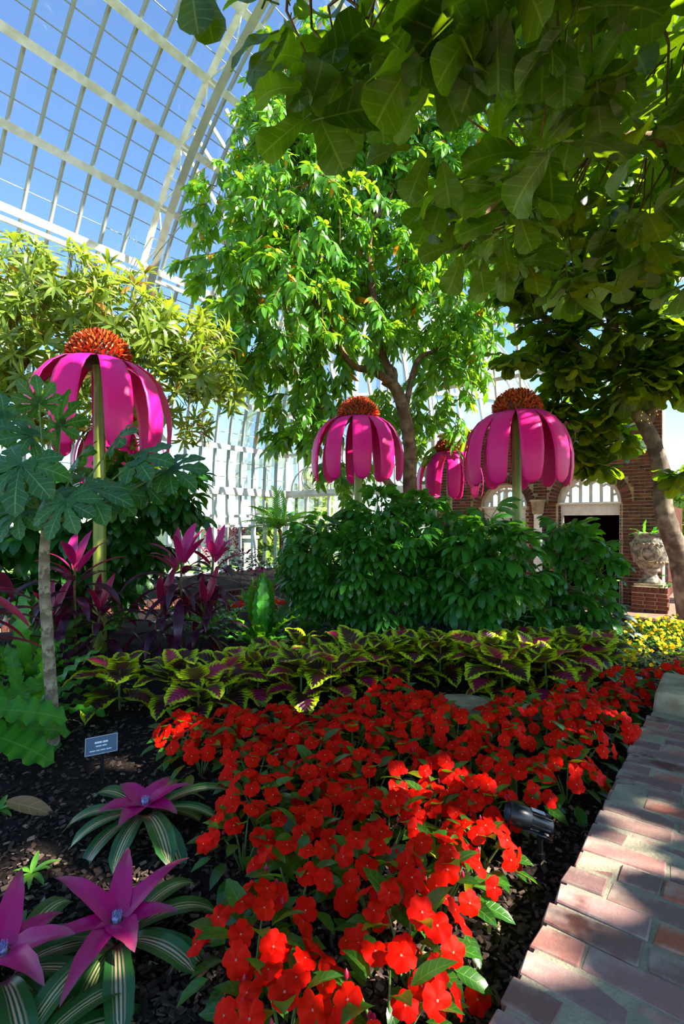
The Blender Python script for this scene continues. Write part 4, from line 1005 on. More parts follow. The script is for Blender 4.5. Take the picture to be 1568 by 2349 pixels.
# ================================================================== coleus
def coleusleaf(): g = Geo(); V, Q, UV = leaf(R(.165, .2), .088, heart, 20, 3, R(.9, 1.6), R(.0, .15), wave=.07, wf=2, serr=.07, pet=.035, start=.3, ph=R(0, 6)); return g.add(V, Q, UV)
colm = [coleusleaf().mesh('leaf', M['coleus']) for _ in range(6)]
stemm = tube(Geo(), [(0, 0, -.02), (.005, 0, .08), (0, 0, .2)], [.006, .006, .004], 6).mesh('stem', M['petiole'])
def coleus(px, py, s_, label, group=None):
    s_ *= 1.22; b = G(px, py + 8); b.z = gz(b.x, b.y); t = thing('coleus', label, 'coleus', b, R(0, 6), group); obj('stem', stemm, t, Matrix.Scale(s_, 4))
    rot = R(0, 6); k = 0
    for lev, (nl, z, el, q) in enumerate(((4, .06, -.05, 1.0), (4, .13, .25, 1.15), (3, .18, .6, 1.0), (2, .2, .9, .6))):
        for i in range(nl):
            a = rot + lev * .75 + 2 * PI * i / nl + R(-.2, .2); e_ = el + R(-.2, .2)
            obj('leaf', random.choice(colm), t, frame((.012 * math.cos(a), .012 * math.sin(a), z * s_), (math.cos(a) * math.cos(e_), math.sin(a) * math.cos(e_), math.sin(e_)), (0, 0, 1), s_ * q * R(.85, 1.1), R(-.2, .2)))
coleus(275, 1625, 1.12, 'lime and maroon coleus standing alone on bare mulch left of the row')
grpc = 'coleus plants in the middle of the row'
for i, (px, py, s_) in enumerate(((400, 1625, 1.1), (455, 1640, 1.0), (520, 1605, 1.1), (590, 1590, 1.05), (640, 1570, 1.1), (545, 1570, .9), (690, 1600, 1.1), (760, 1600, 1.1), (730, 1560, 1.0), (820, 1575, 1.1), (880, 1570, 1.1), (850, 1545, 1.0), (940, 1560, 1.1),
                                 (610, 1540, .9), (700, 1525, .9), (790, 1530, .9), (900, 1530, .9), (1010, 1560, 1.2), (980, 1525, 1.0), (1050, 1535, 1.0), (930, 1505, .9))):
    coleus(px, py, s_, 'lime-edged maroon coleus in the row between the ferns and the red impatiens', grpc)
for i, (px, py, s_) in enumerate(((1120, 1575, 1.3), (1150, 1590, 1.2), (1215, 1570, 1.2), (1250, 1590, 1.2), (1180, 1545, 1.1), (1290, 1560, 1.1), (1260, 1535, 1.0), (1330, 1550, 1.1), (1370, 1545, 1.0), (1320, 1525, .9), (1385, 1525, .9), (1110, 1530, .9), (1200, 1520, .9))):
    coleus(px, py, s_, 'lime-edged maroon coleus below the umbrella shrubs beside the yellow violas', 'coleus plants near the violas')

# ================================================================== red impatiens
def bloom(k):
    g = Geo(); n = 30; rings = [.05, .3, .65, 1.0]; r0 = .038; V = [(0, 0, .0)]; UV = [(0, 0)]; ph = R(0, 6)
    for q in rings:
        for j in range(n):
            a = 2 * PI * j / n; c = abs(math.cos(2.5 * a)); out = .80 + .20 * c ** .5 - .05 * max(0, c - .93) / .07
            rr = r0 * q * (1 if q < .4 else out if q == 1 else (1 + out) / 2); z = .004 * q * q * math.sin(5 * a + ph) + (.007 * q - .012 * q * q) + .003 * math.sin(2 * a + ph) * q
            V.append((rr * math.cos(a), rr * math.sin(a), z)); UV.append((j / n, q))
    g.add(V, [(0, 1 + j, 1 + (j + 1) % n) for j in range(n)], UV)
    Q = [(1 + i * n + j, 1 + i * n + (j + 1) % n, 1 + (i + 1) * n + (j + 1) % n, 1 + (i + 1) * n + j) for i in range(3) for j in range(n)]
    Q = np.array(Q)
    g2 = Geo(); g2.add(V, Q, UV)
    A = g.arrays(); 
    gg = Geo(); gg.v = [A[0]]; gg.uv = [A[2]]; gg.f = [A[1], Q]; gg.m = [A[3], np.zeros(len(Q), np.int32)]; gg.n = len(V)
    return gg
blm = [bloom(i).mesh('bloom', M['bloom']) for i in range(5)]
def implf(): g = Geo(); V, Q, UV = leaf(R(.085, .11), .024, ovate, 7, 1, R(.4, 1.0), .25, pet=.012, start=.1); return g.add(V, Q, UV)
ilm = [implf().mesh('leaf', M['impleaf']) for _ in range(5)]
budm = lathe(Geo(), [(0, -.012), (.006, -.003), (.005, .006), (0, .014)], 6).mesh('bud', M['bud'])
poly = [(320, 1740), (430, 1705), (600, 1690), (760, 1660), (900, 1645), (1000, 1672), (1100, 1690), (1230, 1668), (1330, 1640), (1430, 1612), (1640, 1600), (1640, 1625), (1470, 1685), (1390, 1760), (1300, 1850), (1190, 1905), (1125, 2020), (1050, 2170), (960, 2330), (900, 2560), (480, 2560), (500, 2400), (590, 2260), (570, 2100), (540, 1960), (590, 1850), (520, 1790), (340, 1765)]
def inpoly(x, y):
    c = False
    for (x1, y1), (x2, y2) in zip(poly, poly[1:] + poly[:1]):
        if (y1 > y) != (y2 > y) and x < (x2 - x1) * (y - y1) / (y2 - y1) + x1: c = not c
    return c
random.seed(5); seeds = []; tries = 0
while tries < 9000:
    tries += 1; px, py = R(280, 1620), R(1540, 2540); 
    if not inpoly(px, py): continue
    p = G(px, py)
    if ((px - 1180) / 70) ** 2 + ((py - 1905) / 45) ** 2 < 1 or ((px - 860) / 30) ** 2 + ((py - 1830) / 25) ** 2 < 1: continue
    if -p.x * UY + p.y * UX < .62 and p.x * UX + p.y * UY < 4.2: continue
    if all((p - q).length > .215 for q in seeds): seeds.append(p)
for i, p in enumerate(seeds):
    px, py = proj(p); u_ = p.x * UX + p.y * UY; n_ = -p.x * UY + p.y * UX
    if n_ < .85 and u_ < 3.7: lab, grp = 'red impatiens plant at the edge of the bed next to the brick wall', 'impatiens beside the brick wall'
    elif u_ > 3.9 and n_ < 1.2: lab, grp = 'red impatiens plant near the stone block and the yellow violas', 'impatiens near the violas'
    elif p.x < -.55 and p.y < 2.6: lab, grp = 'red impatiens plant bordering the striped bromeliads', 'impatiens beside the bromeliads'
    elif p.y > 3.15: lab, grp = 'red impatiens plant just in front of the coleus row', 'impatiens below the coleus'
    else: lab, grp = 'red impatiens plant in the middle of the red flower bed', 'impatiens in mid bed'
    t = thing('impatiens_plant', lab, 'impatiens', (p.x, p.y, gz(p.x, p.y)), 0, grp); s_ = R(.9, 1.12)
    g = Geo()
    for k in range(5): a = k * 1.26 + R(-.3, .3); tube(g, [(0, 0, -.02), (.04 * math.cos(a), .04 * math.sin(a), .08), (.08 * math.cos(a), .08 * math.sin(a), .15 * s_)], [.005, .0045, .003], 5, 0, False)
    obj('stems', g.mesh('stems', M['petiole']), t)
    for k in range(24):
        a = k * 2.4 + R(-.3, .3); f = k / 23; el = -.5 + 1.2 * f; rr = (.03 + .10 * (1 - f)) * s_; z = (.05 + .13 * f) * s_
        obj('leaf', random.choice(ilm), t, frame((rr * math.cos(a), rr * math.sin(a), z), (math.cos(a) * math.cos(el), math.sin(a) * math.cos(el), math.sin(el)), (0, 0, 1), R(.8, 1.25), R(-.4, .4)))
    nb_ = random.randint(14, 19)
    for k in range(nb_):
        a = k * 2.4 + R(-.4, .4); f = ((k + .5) / nb_) ** .6; th = f * 1.35; rr = .165 * math.sin(th) * s_; z = (.10 + .125 * math.cos(th)) * s_ + R(-.012, .02)
        nrm = Vector((math.cos(a) * math.sin(th), math.sin(a) * math.sin(th) - .35, math.cos(th) + .35)) + rdir() * .45
        q = nrm.to_track_quat('Z', 'Y').to_matrix().to_4x4()
        obj('bloom', random.choice(blm), t, T(rr * math.cos(a), rr * math.sin(a), z) @ q @ RZ(R(0, 6)) @ Matrix.Scale(R(.85, 1.12), 4))
    for k in range(3): a = R(0, 6); obj('bud', budm, t, T(.1 * math.cos(a), .1 * math.sin(a), .19 * s_) @ Matrix.Rotation(R(-.8, .8), 4, 'X'))

# ================================================================== bromeliads and small plants
def bromleaf(L, Wd, dr, pr=strap): g = Geo(); V, Q, UV = leaf(L, Wd, pr, 12, 2, dr, .22, twist=R(-.25, .25), wave=.05, wf=1.5); return g.add(V, Q, UV)
bo = [bromleaf(R(.29, .35), .042, R(.7, 1.3)).mesh('leaf', M['brom']) for _ in range(5)]
tri = lerp_prof((0, .9), (.2, 1), (.5, .8), (.85, .35), (1, 0))
bi = [bromleaf(R(.17, .2), .046, R(.3, .7), tri).mesh('heart_leaf', M['bromc']) for _ in range(3)]; bl2 = [bromleaf(R(.24, .28), .038, R(.4, .8), tri).mesh('heart_leaf', M['bromc']) for _ in range(2)]
M['violet'] = plain('violet_floret', '#5c5498', .5, var='#c8c0e0', ns=90); cupg = lathe(Geo(), [(0, .0), (.02, .0), (.026, .02), (.02, .035), (0, .02)], 12)
for k in range(22): a = k * 2.4; r_ = .004 * math.sqrt(k); tube(cupg, [(r_ * math.cos(a), r_ * math.sin(a), .02), (r_ * 1.5 * math.cos(a), r_ * 1.5 * math.sin(a), .05)], [.004, .002], 4)
cupm = cupg.mesh('flower_cup', M['violet'])
def bromeliad(label, px, py, z, s_, rot, nin, nlong):
    b = G(px, py, z); b.z = gz(b.x, b.y); t = thing('bromeliad', label, 'bromeliad', b, rot)
    H = z * .75
    for k in range(15):
        a = k * 2.4 + R(-.15, .15); el = .45 - .4 * (k / 15) + R(-.1, .1)
        obj('leaf', random.choice(bo), t, frame((.03 * math.cos(a), .03 * math.sin(a), H * .5 + .02), (math.cos(a) * math.cos(el), math.sin(a) * math.cos(el), math.sin(el)), (0, 0, 1), s_ * R(.85, 1.12)))
    for k in range(nin):
        a = 2 * PI * k / nin + R(-.15, .15); el = .35 + R(-.1, .25); me = random.choice(bl2 if k < nlong else bi)
        obj('heart_leaf', me, t, frame((.018 * math.cos(a), .018 * math.sin(a), H + .02), (math.cos(a) * math.cos(el), math.sin(a) * math.cos(el), math.sin(el)), (0, 0, 1), s_))
    obj('flower_cup', cupm, t, T(0, 0, H + .015) @ Matrix.Scale(s_ * .62, 4))
bromeliad('striped bromeliad with short magenta heart below the plant label stake', 333, 1852, .10, 1.0, .4, 6, 0)
bromeliad('striped bromeliad with long pointed magenta heart leaves next to the impatiens', 268, 2098, .14, .92, 1.0, 7, 5)
bromeliad('striped bromeliad with large pink heart, cut by the frame beside the pointed one', 5, 2165, .16, .95, 2.0, 7, 5)
bromeliad('striped bromeliad with broad green straps in front of the pink-hearted one', 40, 2440, .05, 1.0, .7, 0, 0)
sd = lambda L, w: [bromleaf(R(L * .8, L), w, R(.5, 1.1), lance).mesh('leaf', M['seedling']) for _ in range(3)]
s1 = sd(.1, .011)
for lab, p, k, s_ in (('small bright seedling on bare mulch near the bromeliads', G(72, 1992, .03), 11, 1.0), ('tuft of narrow green blades sprouting by the dry leaf', G(-2, 1852, .02), 9, 1.25)):
    t = thing('seedling', lab, 'seedling', (p.x, p.y, gz(p.x, p.y)))
    for i in range(k): a = i * 2.4; el = R(.15, .8); obj('leaf', random.choice(s1), t, frame((0, 0, .01), (math.cos(a) * math.cos(el), math.sin(a) * math.cos(el), math.sin(el)), (0, 0, 1), s_ * R(.8, 1.1)))
o = obj('dry_leaf', cordleaf(.24, .04, .3).mesh('dry_leaf', M['dryleaf']), None, frame((-1.56, 2.33, .06), (1, -.1, -.12), (0, -.3, 1))); tag(o, 'curled brown dry leaf lying on the mulch', 'dry leaf')
o = obj('fallen_petal', blm[0], None, T(*(G(1095, 2310) + Vector((0, 0, .02)))) @ Matrix.Rotation(.6, 4, 'X')); tag(o, 'single fallen red petal on soil beside the brick wall', 'petal')

# alocasia and silver foliage under the shrubs
def arrow(mat): 
    g = Geo(); V, Q, UV = leaf(.24, .075, lerp_prof((0, .75), (.15, 1), (.5, .6), (1, 0)), 10, 2, R(.3, .7), .1, wave=.08, wf=3); g.add(V, Q, UV)
    for sx in (-1, 1): V, Q, UV = leaf(.09, .035, lance, 5, 1, .2, .1); g.add(V, Q, UV, frame((sx * .03, .01, 0), (sx * .35, -1, 0)))
    return g
am = [arrow(0).mesh('leaf', M['aloc']) for _ in range(3)]
for i, (px, py) in enumerate(((1040, 1478), (985, 1470))):
    b = G(px, py); b.z = 0; t = thing('alocasia', ['dark arrow-leaved alocasia with silver veins beneath the sculpture shrub', 'dark silver-veined alocasia beneath the dense umbrella shrub'][i], 'alocasia', b)
    for k in range(10):
        a = k * 2.4; h = R(.18, .42); c = Vector((.16 * math.cos(a), .16 * math.sin(a) - .1, h)); g = Geo(); tube(g, [(0, 0, 0), c * .6 + Vector((0, 0, .06)), c], [.006, .005, .004], 5, 0, False); obj('petiole', g.mesh('petiole', M['petiole']), t)
        obj('leaf', random.choice(am), t, frame(c, (math.cos(a) * .5, -.5, -.8), (0, -.8, .6), R(.8, 1.1)))
sv = [Geo().add(*leaf(R(.14, .18), .045, ovate, 7, 1, .9, .2)) for _ in range(3)]
b = G(1385, 1480); b.z = 0
shrub('silver_foliage_plant', 'silvery dark-leaved plant between the doorway shrub and the violas', 'plant', b, [(1390, 1420, 5.5, 34), (1350, 1450, 5.4, 30), (1420, 1455, 5.4, 22)], 900, sv, [M['silver']], 3, 1.0)

# ================================================================== yellow violas
fm = Geo()
for a in np.linspace(0, 2 * PI, 6)[:5]:
    V, Q, UV = leaf(.024, .012, lerp_prof((0, .3), (.6, 1), (1, .5)), 2, 1, .2, .05); fm.add(V * .8, Q, UV, frame((0, 0, 0), (math.cos(a), math.sin(a), .15)))
vl = Geo().add(*leaf(.05, .014, ovate, 3, 1, .6, .2))
k = 0; spots = []
while k < 6000 and len(spots) < 46:
    k += 1; px, py = R(1390, 1650), R(1440, 1565); p = G(px, py)
    if py - 1440 < (1470 - px) * .5 or (px < 1450 and py > 1535) or (py > 1555): continue
    if all((p - q).length > .24 for q in spots): spots.append(p)
for p in spots:
    t = thing('viola_plant', 'low mound of tiny yellow violas at the far corner of the bed', 'violas', (p.x, p.y, 0), 0, 'yellow violas')
    g = Geo()
    for i in range(90): a = R(0, 6.3); r_ = .17 * math.sqrt(random.random()); z = .03 + .10 * (1 - (r_ / .17) ** 2) + R(-.03, .02); g.addg(vl, frame((r_ * math.cos(a), r_ * math.sin(a), z), (math.cos(a), math.sin(a), R(-.2, .8)), (0, 0, 1), R(.7, 1.2)))
    tag(obj('foliage', g.mesh('foliage', M['viola_leaf']), t), kind='stuff'); g = Geo()
    for i in range(19):
        a = R(0, 6.3); r_ = .17 * math.sqrt(random.random()); z = .065 + .11 * (1 - (r_ / .17) ** 2); nrm = Vector((math.cos(a) * .4, math.sin(a) * .4 - .6, .8)) + rdir() * .4
        g.addg(fm, T(r_ * math.cos(a), r_ * math.sin(a), z) @ nrm.to_track_quat('Z', 'Y').to_matrix().to_4x4() @ Matrix.Scale(R(.8, 1.1), 4))
    tag(obj('blooms', g.mesh('blooms', M['yellow']), t), kind='stuff')

# ================================================================== small hard objects
p = G(234, 1797); t = thing('plant_label', 'slate plant label with three text lines on a black stake', 'plant label', (p.x, p.y, 0), .22)
hz = CZ - (1720 - HY) / F * p.y
g = Geo(); box(g, (0, 0, hz / 2 - .03), (.016, .008, hz + .06)); obj('stake', g.mesh('stake', M['black'], False), t)
Ms = T(0, -.012, hz + .03) @ Matrix.Rotation(-.12, 4, 'Y') @ Matrix.Rotation(-.6, 4, 'X')
pm = bevel_box('plate', (.15, .006, .085), .002, M['signface']); plt = obj('plate', pm, t, Ms)
g = Geo(); 
for a, b_, w, h in ((0, .0415, .15, .003), (0, -.0415, .15, .003), (-.0735, 0, .003, .085), (.0735, 0, .003, .085)): box(g, (a, -.0036, b_), (w, .002, h))
obj('rim', g.mesh('rim', M['signrim'], False), plt)
for x0, z0, h, words in ((-.033, .013, .009, (.038, .028)), (-.027, -.004, .006, (.03, .024)), (-.055, -.024, .005, (.03, .02, .026, .028))):
    for w in words:
        g = Geo(); box(g, (w / 2, 0, 0), (w - .004, .0006, h)); obj('text_row', g.mesh('text_row', M['signtext'], False), plt, T(x0, -.0034, z0)); x0 += w
# bed spotlight
p = G(1238, 1985); t = thing('spotlight', 'black ribbed garden spotlight on a stake among the impatiens', 'spotlight', (p.x, p.y, 0))
g = Geo(); tube(g, [(0, 0, -.05), (0, 0, .13)], .011, 10); tube(g, [(0, 0, .03), (0, 0, .05)], .018, 10); obj('stake', g.mesh('stake', M['black']), t)
Md = frame((.01, 0, .155), (-1, .12, .32)); g = Geo()
lathe(g, [(0, -.035), (.022, -.035), (.026, -.03), (.036, .05), (.040, .055), (.042, .13), (.038, .135), (.036, .12), (0, .115)], 20, 0, Md @ Matrix.Rotation(-PI / 2, 4, 'X')); bd = obj('lamp_head', g.mesh('lamp_head', M['black']), t)
for k in range(12): a = 2 * PI * k / 12; g = Geo(); box(g, (0, 0, 0), (.004, .07, .008), 0, Md @ T(.037 * math.cos(a), .015, .037 * math.sin(a)) @ Matrix.Rotation(-a + PI / 2, 4, 'Y')); obj('cooling_fin', g.mesh('cooling_fin', M['black'], False), bd)
g = Geo(); tube(g, [(.03, 0, .14), (.06, .01, .12), (.06, .02, .05), (.03, .02, .01), (.0, .02, .0)], .003, 5); obj('cable', g.mesh('cable', M['black']), t)
M['sticker'] = plain('grey_sticker', '#a8aab0', .5); g = Geo(); box(g, (0, .03, .041), (.022, .05, .002), 0, Md); obj('sticker', g.mesh('sticker', M['sticker'], False), bd)
# second label, grey box, stepping stones
p = G(1440, 1715); t = thing('plant_label', 'small black and white plant tag seen edge-on near the brick wall', 'plant label', (p.x, p.y, 0), 1.2)
g = Geo(); box(g, (0, 0, .06), (.008, .005, .16)); obj('stake', g.mesh('stake', M['black'], False), t); g = Geo(); box(g, (0, 0, 0), (.085, .005, .05)); pp = obj('plate', g.mesh('plate', M['black'], False), t, T(0, 0, .17) @ Matrix.Rotation(-.5, 4, 'X')); g = Geo(); box(g, (0, -.003, 0), (.08, .002, .006)); obj('stripe', g.mesh('stripe', M['white'], False), pp)
o = obj('junction_box', bevel_box('junction_box', (.1, .1, .12), .01, M['grey'], 2), None, T(*(G(1503, 1630) + Vector((.02, .3, .08)))) @ RZ(PI / 2 - TH)); tag(o, 'small grey electrical box against the stone block', 'box')
for lab, px, py, s_ in (('flat grey stepping stone half buried behind the impatiens', 1062, 1612, 1.0), ('small flat stepping stone fragment between the impatiens and coleus', 1215, 1625, .6)):
    p = G(px, py, .05); k = 9; V = []; rad = [R(.85, 1.1) for _ in range(k)]
    for z, q in ((-.1, 1), (.035, 1), (.05, .93)): V += [(.2 * s_ * q * rad[i] * math.cos(2 * PI * i / k), .15 * s_ * q * rad[i] * math.sin(2 * PI * i / k), z) for i in range(k)]
    g = Geo(); g.add(V, [(i, (i + 1) % k, k + (i + 1) % k, k + i) for i in range(k)] + [(k + i, k + (i + 1) % k, 2 * k + (i + 1) % k, 2 * k + i) for i in range(k)]); g.add(V[2 * k:] + [(0, 0, .052)], [(i, (i + 1) % k, k) for i in range(k)])
    tag(obj('stepping_stone', g.mesh('stepping_stone', M['stone'], False), None, T(p.x, p.y, 0.02)), lab, 'stone')

# urn on brick pedestal by the door
pu = P(1491, 1400, 10.8); pu.z = FLOOR
t = thing('brick_pedestal', 'square brick pedestal carrying the stone urn by the doorway', 'pedestal', pu, -TH + .05); PW, PH = .64, .52
g = Geo(); box(g, (0, 0, PH / 2), (PW - .02, PW - .02, PH)); obj('mortar_core', g.mesh('mortar_core', M['mortarwall'], False), t)
pb = bricks('brick', .2, .1, .066, M['brickwall'], 3, .004, .002); pv = bricks('brick', .066, .12, .11, M['brickwall'], 3, .004, .002)
for r_ in range(5):
    for k in range(3):
        x = -PW / 2 + .107 + k * .2135
        obj('brick', pb[(r_ + k) % 3], t, T(x + (.03 if r_ % 2 else -.0), -PW / 2 + .05, .04 + r_ * .0775)); obj('brick', pb[(r_ + k) % 3], t, T(-PW / 2 + .05, x, .04 + r_ * .0775) @ RZ(PI / 2)); obj('brick', pb[(r_ + k) % 3], t, T(PW / 2 - .05, x, .04 + r_ * .0775) @ RZ(PI / 2))
for k in range(9):
    x = -PW / 2 + .04 + k * .071
    for q in (-1, 1): obj('brick', pv[k % 3], t, T(x, q * (PW / 2 - .055), .46)); obj('brick', pv[k % 3], t, T(q * (PW / 2 - .055), x, .46) @ RZ(PI / 2))
t = thing('stone_urn', 'large weathered stone urn with carved band on the brick pedestal', 'urn', (pu.x, pu.y, FLOOR + .515))
g = Geo(); box(g, (0, 0, .03), (.5, .5, .06)); obj('plinth', g.mesh('plinth', M['stone'], False), t, RZ(-TH))
g = Geo(); lathe(g, [(0, .06), (.23, .06), (.22, .1), (.15, .17), (.12, .24), (.14, .29), (.19, .31), (.18, .34), (.24, .42), (.33, .56), (.365, .72), (.36, .86), (.31, .98), (.285, 1.02), (.31, 1.05), (.33, 1.09), (.30, 1.1), (.27, 1.04), (0, 1.0)], 32); bod = obj('bowl', g.mesh('bowl', M['urnstone']), t, RZ(-.53))
bdm = lathe(Geo(), [(0, -.022), (.018, -.01), (.022, 0), (.018, .01), (0, .022)], 8).mesh('carved_bead', M['stone'])
for k in range(26): a = 2 * PI * k / 26; obj('carved_bead', bdm, bod, T(.305 * math.cos(a), .305 * math.sin(a), .50))
for k in range(26): a = 2 * PI * k / 26; obj('carved_bead', bdm, bod, T(.355 * math.cos(a), .355 * math.sin(a), .86 + .03 * math.sin(3 * a)) @ Matrix.Scale(1.4, 4))
rgm = Geo(); tube(rgm, [(.17 * math.cos(a), .0, .17 * math.sin(a)) for a in np.linspace(0, 2 * PI, 19)], .009, 6, caps=False); obj('medallion_ring', rgm.mesh('medallion_ring', M['stone']), bod, T(0, -.35, .69))
t = thing('urn_planting', 'ferny greenery spilling from the top of the stone urn', 'plant', (pu.x, pu.y, FLOOR + 1.56))
um2 = [frond(.3, .03, 1.0, .3, .2, 10).mesh('frond', M['fern']) for _ in range(3)]
for k in range(30): a = k * 2.4; el = R(-.1, 1.2); obj('frond', random.choice(um2), t, frame((.12 * math.cos(a), .12 * math.sin(a), 0), (math.cos(a) * math.cos(el), math.sin(a) * math.cos(el), math.sin(el)), (0, 0, 1) if el < 1.1 else (math.cos(a), math.sin(a), 0), R(.8, 1.3)))
# ground cover beside the urn
gc = [Geo().add(*leaf(R(.1, .16), .03, ovate, 4, 1, .9, .2)) for _ in range(3)]
b = Vector((4.9, 7.9, 0)); b.z = FLOOR
shrub('ground_cover_plant', 'dark leafy ground cover between the urn and the grey fig trunk', 'plant', b, [(1560, 1340, 9.4, 40), (1600, 1380, 9.2, 60), (1570, 1270, 9.6, 26)], 500, gc, [M['dkgreen']], 0)

# ================================================================== planter across the path
zP = FLOOR + .33
b = P(640, 1275, 13.0); b.z = zP; t = thing('palm', 'small palm with arching fronds before the far glass wall', 'palm', b); base = b
g = Geo(); limb(g, [(0, 0, -.03), lp(645, 1240, 13.0), lp(640, 1215, 13.0)], .05, .05, 8, 4, .004); obj('trunk', g.mesh('trunk', M['barkbrown']), t); tp_ = lp(640, 1215, 13.0)
def palmfrond():
    g = Geo(); pts = [(0, .9 * q, .25 * q - .55 * q * q) for q in np.linspace(0, 1, 8)]; tube(g, pts, [.012, .011, .01, .009, .008, .006, .005, .003], 5, 1, False)
    for i in range(16):
        q = .12 + .86 * i / 15; p = Vector((0, .9 * q, .25 * q - .55 * q * q))
        for sx in (-1, 1): V, Q, UV = leaf(.34 * (1 - .5 * abs(q - .45)), .018, lance, 3, 1, .6, .1); g.add(V, Q, UV, frame(p, (sx, .75, -.1)), 0)
    return g
pf = [palmfrond().mesh('frond', [M['fern'], M['petiole']]) for _ in range(3)]
for k in range(16): a = k * 2.4; el = R(.2, 1.35); obj('frond', random.choice(pf), t, frame(tp_, (math.cos(a) * math.cos(el), math.sin(a) * math.cos(el), math.sin(el)), (0, 0, 1) if el < 1.1 else (math.cos(a), math.sin(a), 0), R(.8, 1.1)))
bush = [Geo().add(*leaf(R(.14, .2), .04, ovate, 4, 1, .8, .2)) for _ in range(3)]
for i, (nm, lab, px, py, Y, r, mt, cat) in enumerate((('dark_leaf_plant', 'dark purple-green plant in the planter beyond the path', 560, 1300, 12.2, 38, 'cord', 'plant'), ('leafy_plant', 'green leafy plant in the planter by the small palm', 610, 1290, 12.6, 38, 'dkgreen', 'plant'), ('pink_caladium', 'pink-leaved plant along the far planter edge', 592, 1325, 11.9, 17, 'caladium', 'plant'),
        ('coleus_clump', 'yellow-lime coleus clump on the far planter edge', 640, 1325, 11.9, 24, 'coleus', 'coleus'), ('dark_leaf_plant', 'dark leafy plant under the small palm trunk', 665, 1300, 12.6, 30, 'dkgreen', 'plant'), ('leafy_plant', 'dark green plant in the planter behind the magenta cordyline', 500, 1300, 12, 45, 'dkgreen', 'plant'), ('leafy_plant', 'green plant against the far glass wall near the corner post', 720, 1280, 13.4, 40, 'outleaf', 'plant'))):
    b = P(px, py + r * .8, Y); b.z = zP
    shrub(nm, lab, cat, b, [(px, py, Y, r)], 900, bush, [M[mt]], 1, 1.0, cap=60)
# small bed plants in front of that path
for i, (px, py, mt) in enumerate(((560, 1425, 'coleus'), (600, 1420, 'coleus'), (640, 1418, 'coleus'), (530, 1440, 'fern'))):
    b = G(px, py); b.z = 0; shrub('low_bedding_plant', ['lime and maroon bedding plant left of the far red blooms', 'lime and maroon bedding plant among the far red blooms', 'lime and maroon bedding plant next to the slender umbrella shrub', 'green bedding plant beside the magenta cordyline stems'][i], 'plant', b, [(px, py - 25, b.y, 28)], 700, bush, [M[mt]], 1, .8, cap=60)
for i, (px, py) in enumerate(((545, 1412), (585, 1408), (625, 1406))):
    b = G(px, py); b.z = 0; t = thing('impatiens_plant', 'distant red impatiens at the far side of the bed', 'impatiens', b, 0, 'distant impatiens')
    for k in range(14): a = k * 2.4; r_ = .04 * math.sqrt(k); obj('bloom', blm[k % 5], t, T(r_ * math.cos(a), r_ * math.sin(a), .16) @ Matrix.Rotation(R(.3, .9), 4, 'X') @ Matrix.Scale(1.2, 4))
    for k in range(14): a = k * 2.4; obj('leaf', ilm[k % 5], t, frame((.03 * math.cos(a), .03 * math.sin(a), .08), (math.cos(a), math.sin(a), R(-.2, .6))))

# ================================================================== outside the glass
def out_tree(label, px, Y, H, rpx, mat, group=None):
    b = P(px, 1200, Y); b.z = FLOOR - .06; t = thing('garden_tree', label, 'tree', b, 0, group); g = Geo(); tube(g, [(0, 0, 0), (0, 0, H * .6)], [.2, .08], 7); obj('trunk', g.mesh('trunk', M['barkbrown']), t)
    g = Geo(); lf_ = Geo().add(*leaf(.4, .14, ovate, 2, 1, .5, .1)); rad = rpx / F * Y
    for _ in range(900): d = rdir(); q = R(.5, 1); g.addg(lf_, frame(Vector((d.x * rad * q, d.y * rad * q, H * .55 + d.z * H * .48 * q)), rdir() + Vector((0, 0, -.4)), (0, 0, 1), R(.7, 1.3)))
    tag(obj('crown', g.mesh('crown', M[mat]), t), kind='stuff')
out_tree('yellow-green garden tree outside the glass left of the palm', 612, 20.3, 3.0, 30, 'outleaf'); out_tree('round garden tree outside the glass beside the corner post', 720, 22, 4.2, 48, 'outleaf'); out_tree('dark garden tree outside behind the far brick front', 1010, 23, 5, 50, 'dkgreen')
out_tree('garden tree outside past the end of the brick front', 1590, 22, 4.5, 50, 'outleaf')
# white low-roofed building
t = thing('white_annex', 'low white building with seamed metal roof outside the left glass wall', 'building', P(480, 1196, 23) * 1.0); t.location.z = FLOOR - .06; base = Vector(t.location)
x0, x1 = -4.2, 1.9; g = Geo(); box(g, ((x0 + x1) / 2, 1.5, .85), (x1 - x0, 3, 1.7)); obj('wall', g.mesh('wall', M['white'], False), t)
rm = Geo(); rm.add([(x0 - .2, -.3, 1.65), (x1 + .2, -.3, 1.65), (x1 + .2, 3, 2.95), (x0 - .2, 3, 2.95)], [(0, 1, 2, 3)]); box(rm, ((x0 + x1) / 2, -.3, 1.62), (x1 - x0 + .4, .06, .1)); rf = obj('roof', rm.mesh('roof', M['white'], False), t)
g = Geo(); beam(g, (0, -.3, 1.66), (0, 3, 2.96), .035, .06); sm = g.mesh('roof_seam', M['bar'], False)
for k in range(24): obj('roof_seam', sm, rf, T(x0 + k * (x1 - x0) / 23, 0, 0))
t = thing('white_pillar', 'white gate pillar standing outside the left glass wall', 'pillar', (P(575, 1196, 19).x, 19, FLOOR - .06)); g = Geo(); box(g, (0, 0, .65), (.42, .42, 1.3)); obj('shaft', g.mesh('shaft', M['white'], False), t); g = Geo(); box(g, (0, 0, 1.34), (.54, .54, .1)); obj('cap', g.mesh('cap', M['white'], False), t)
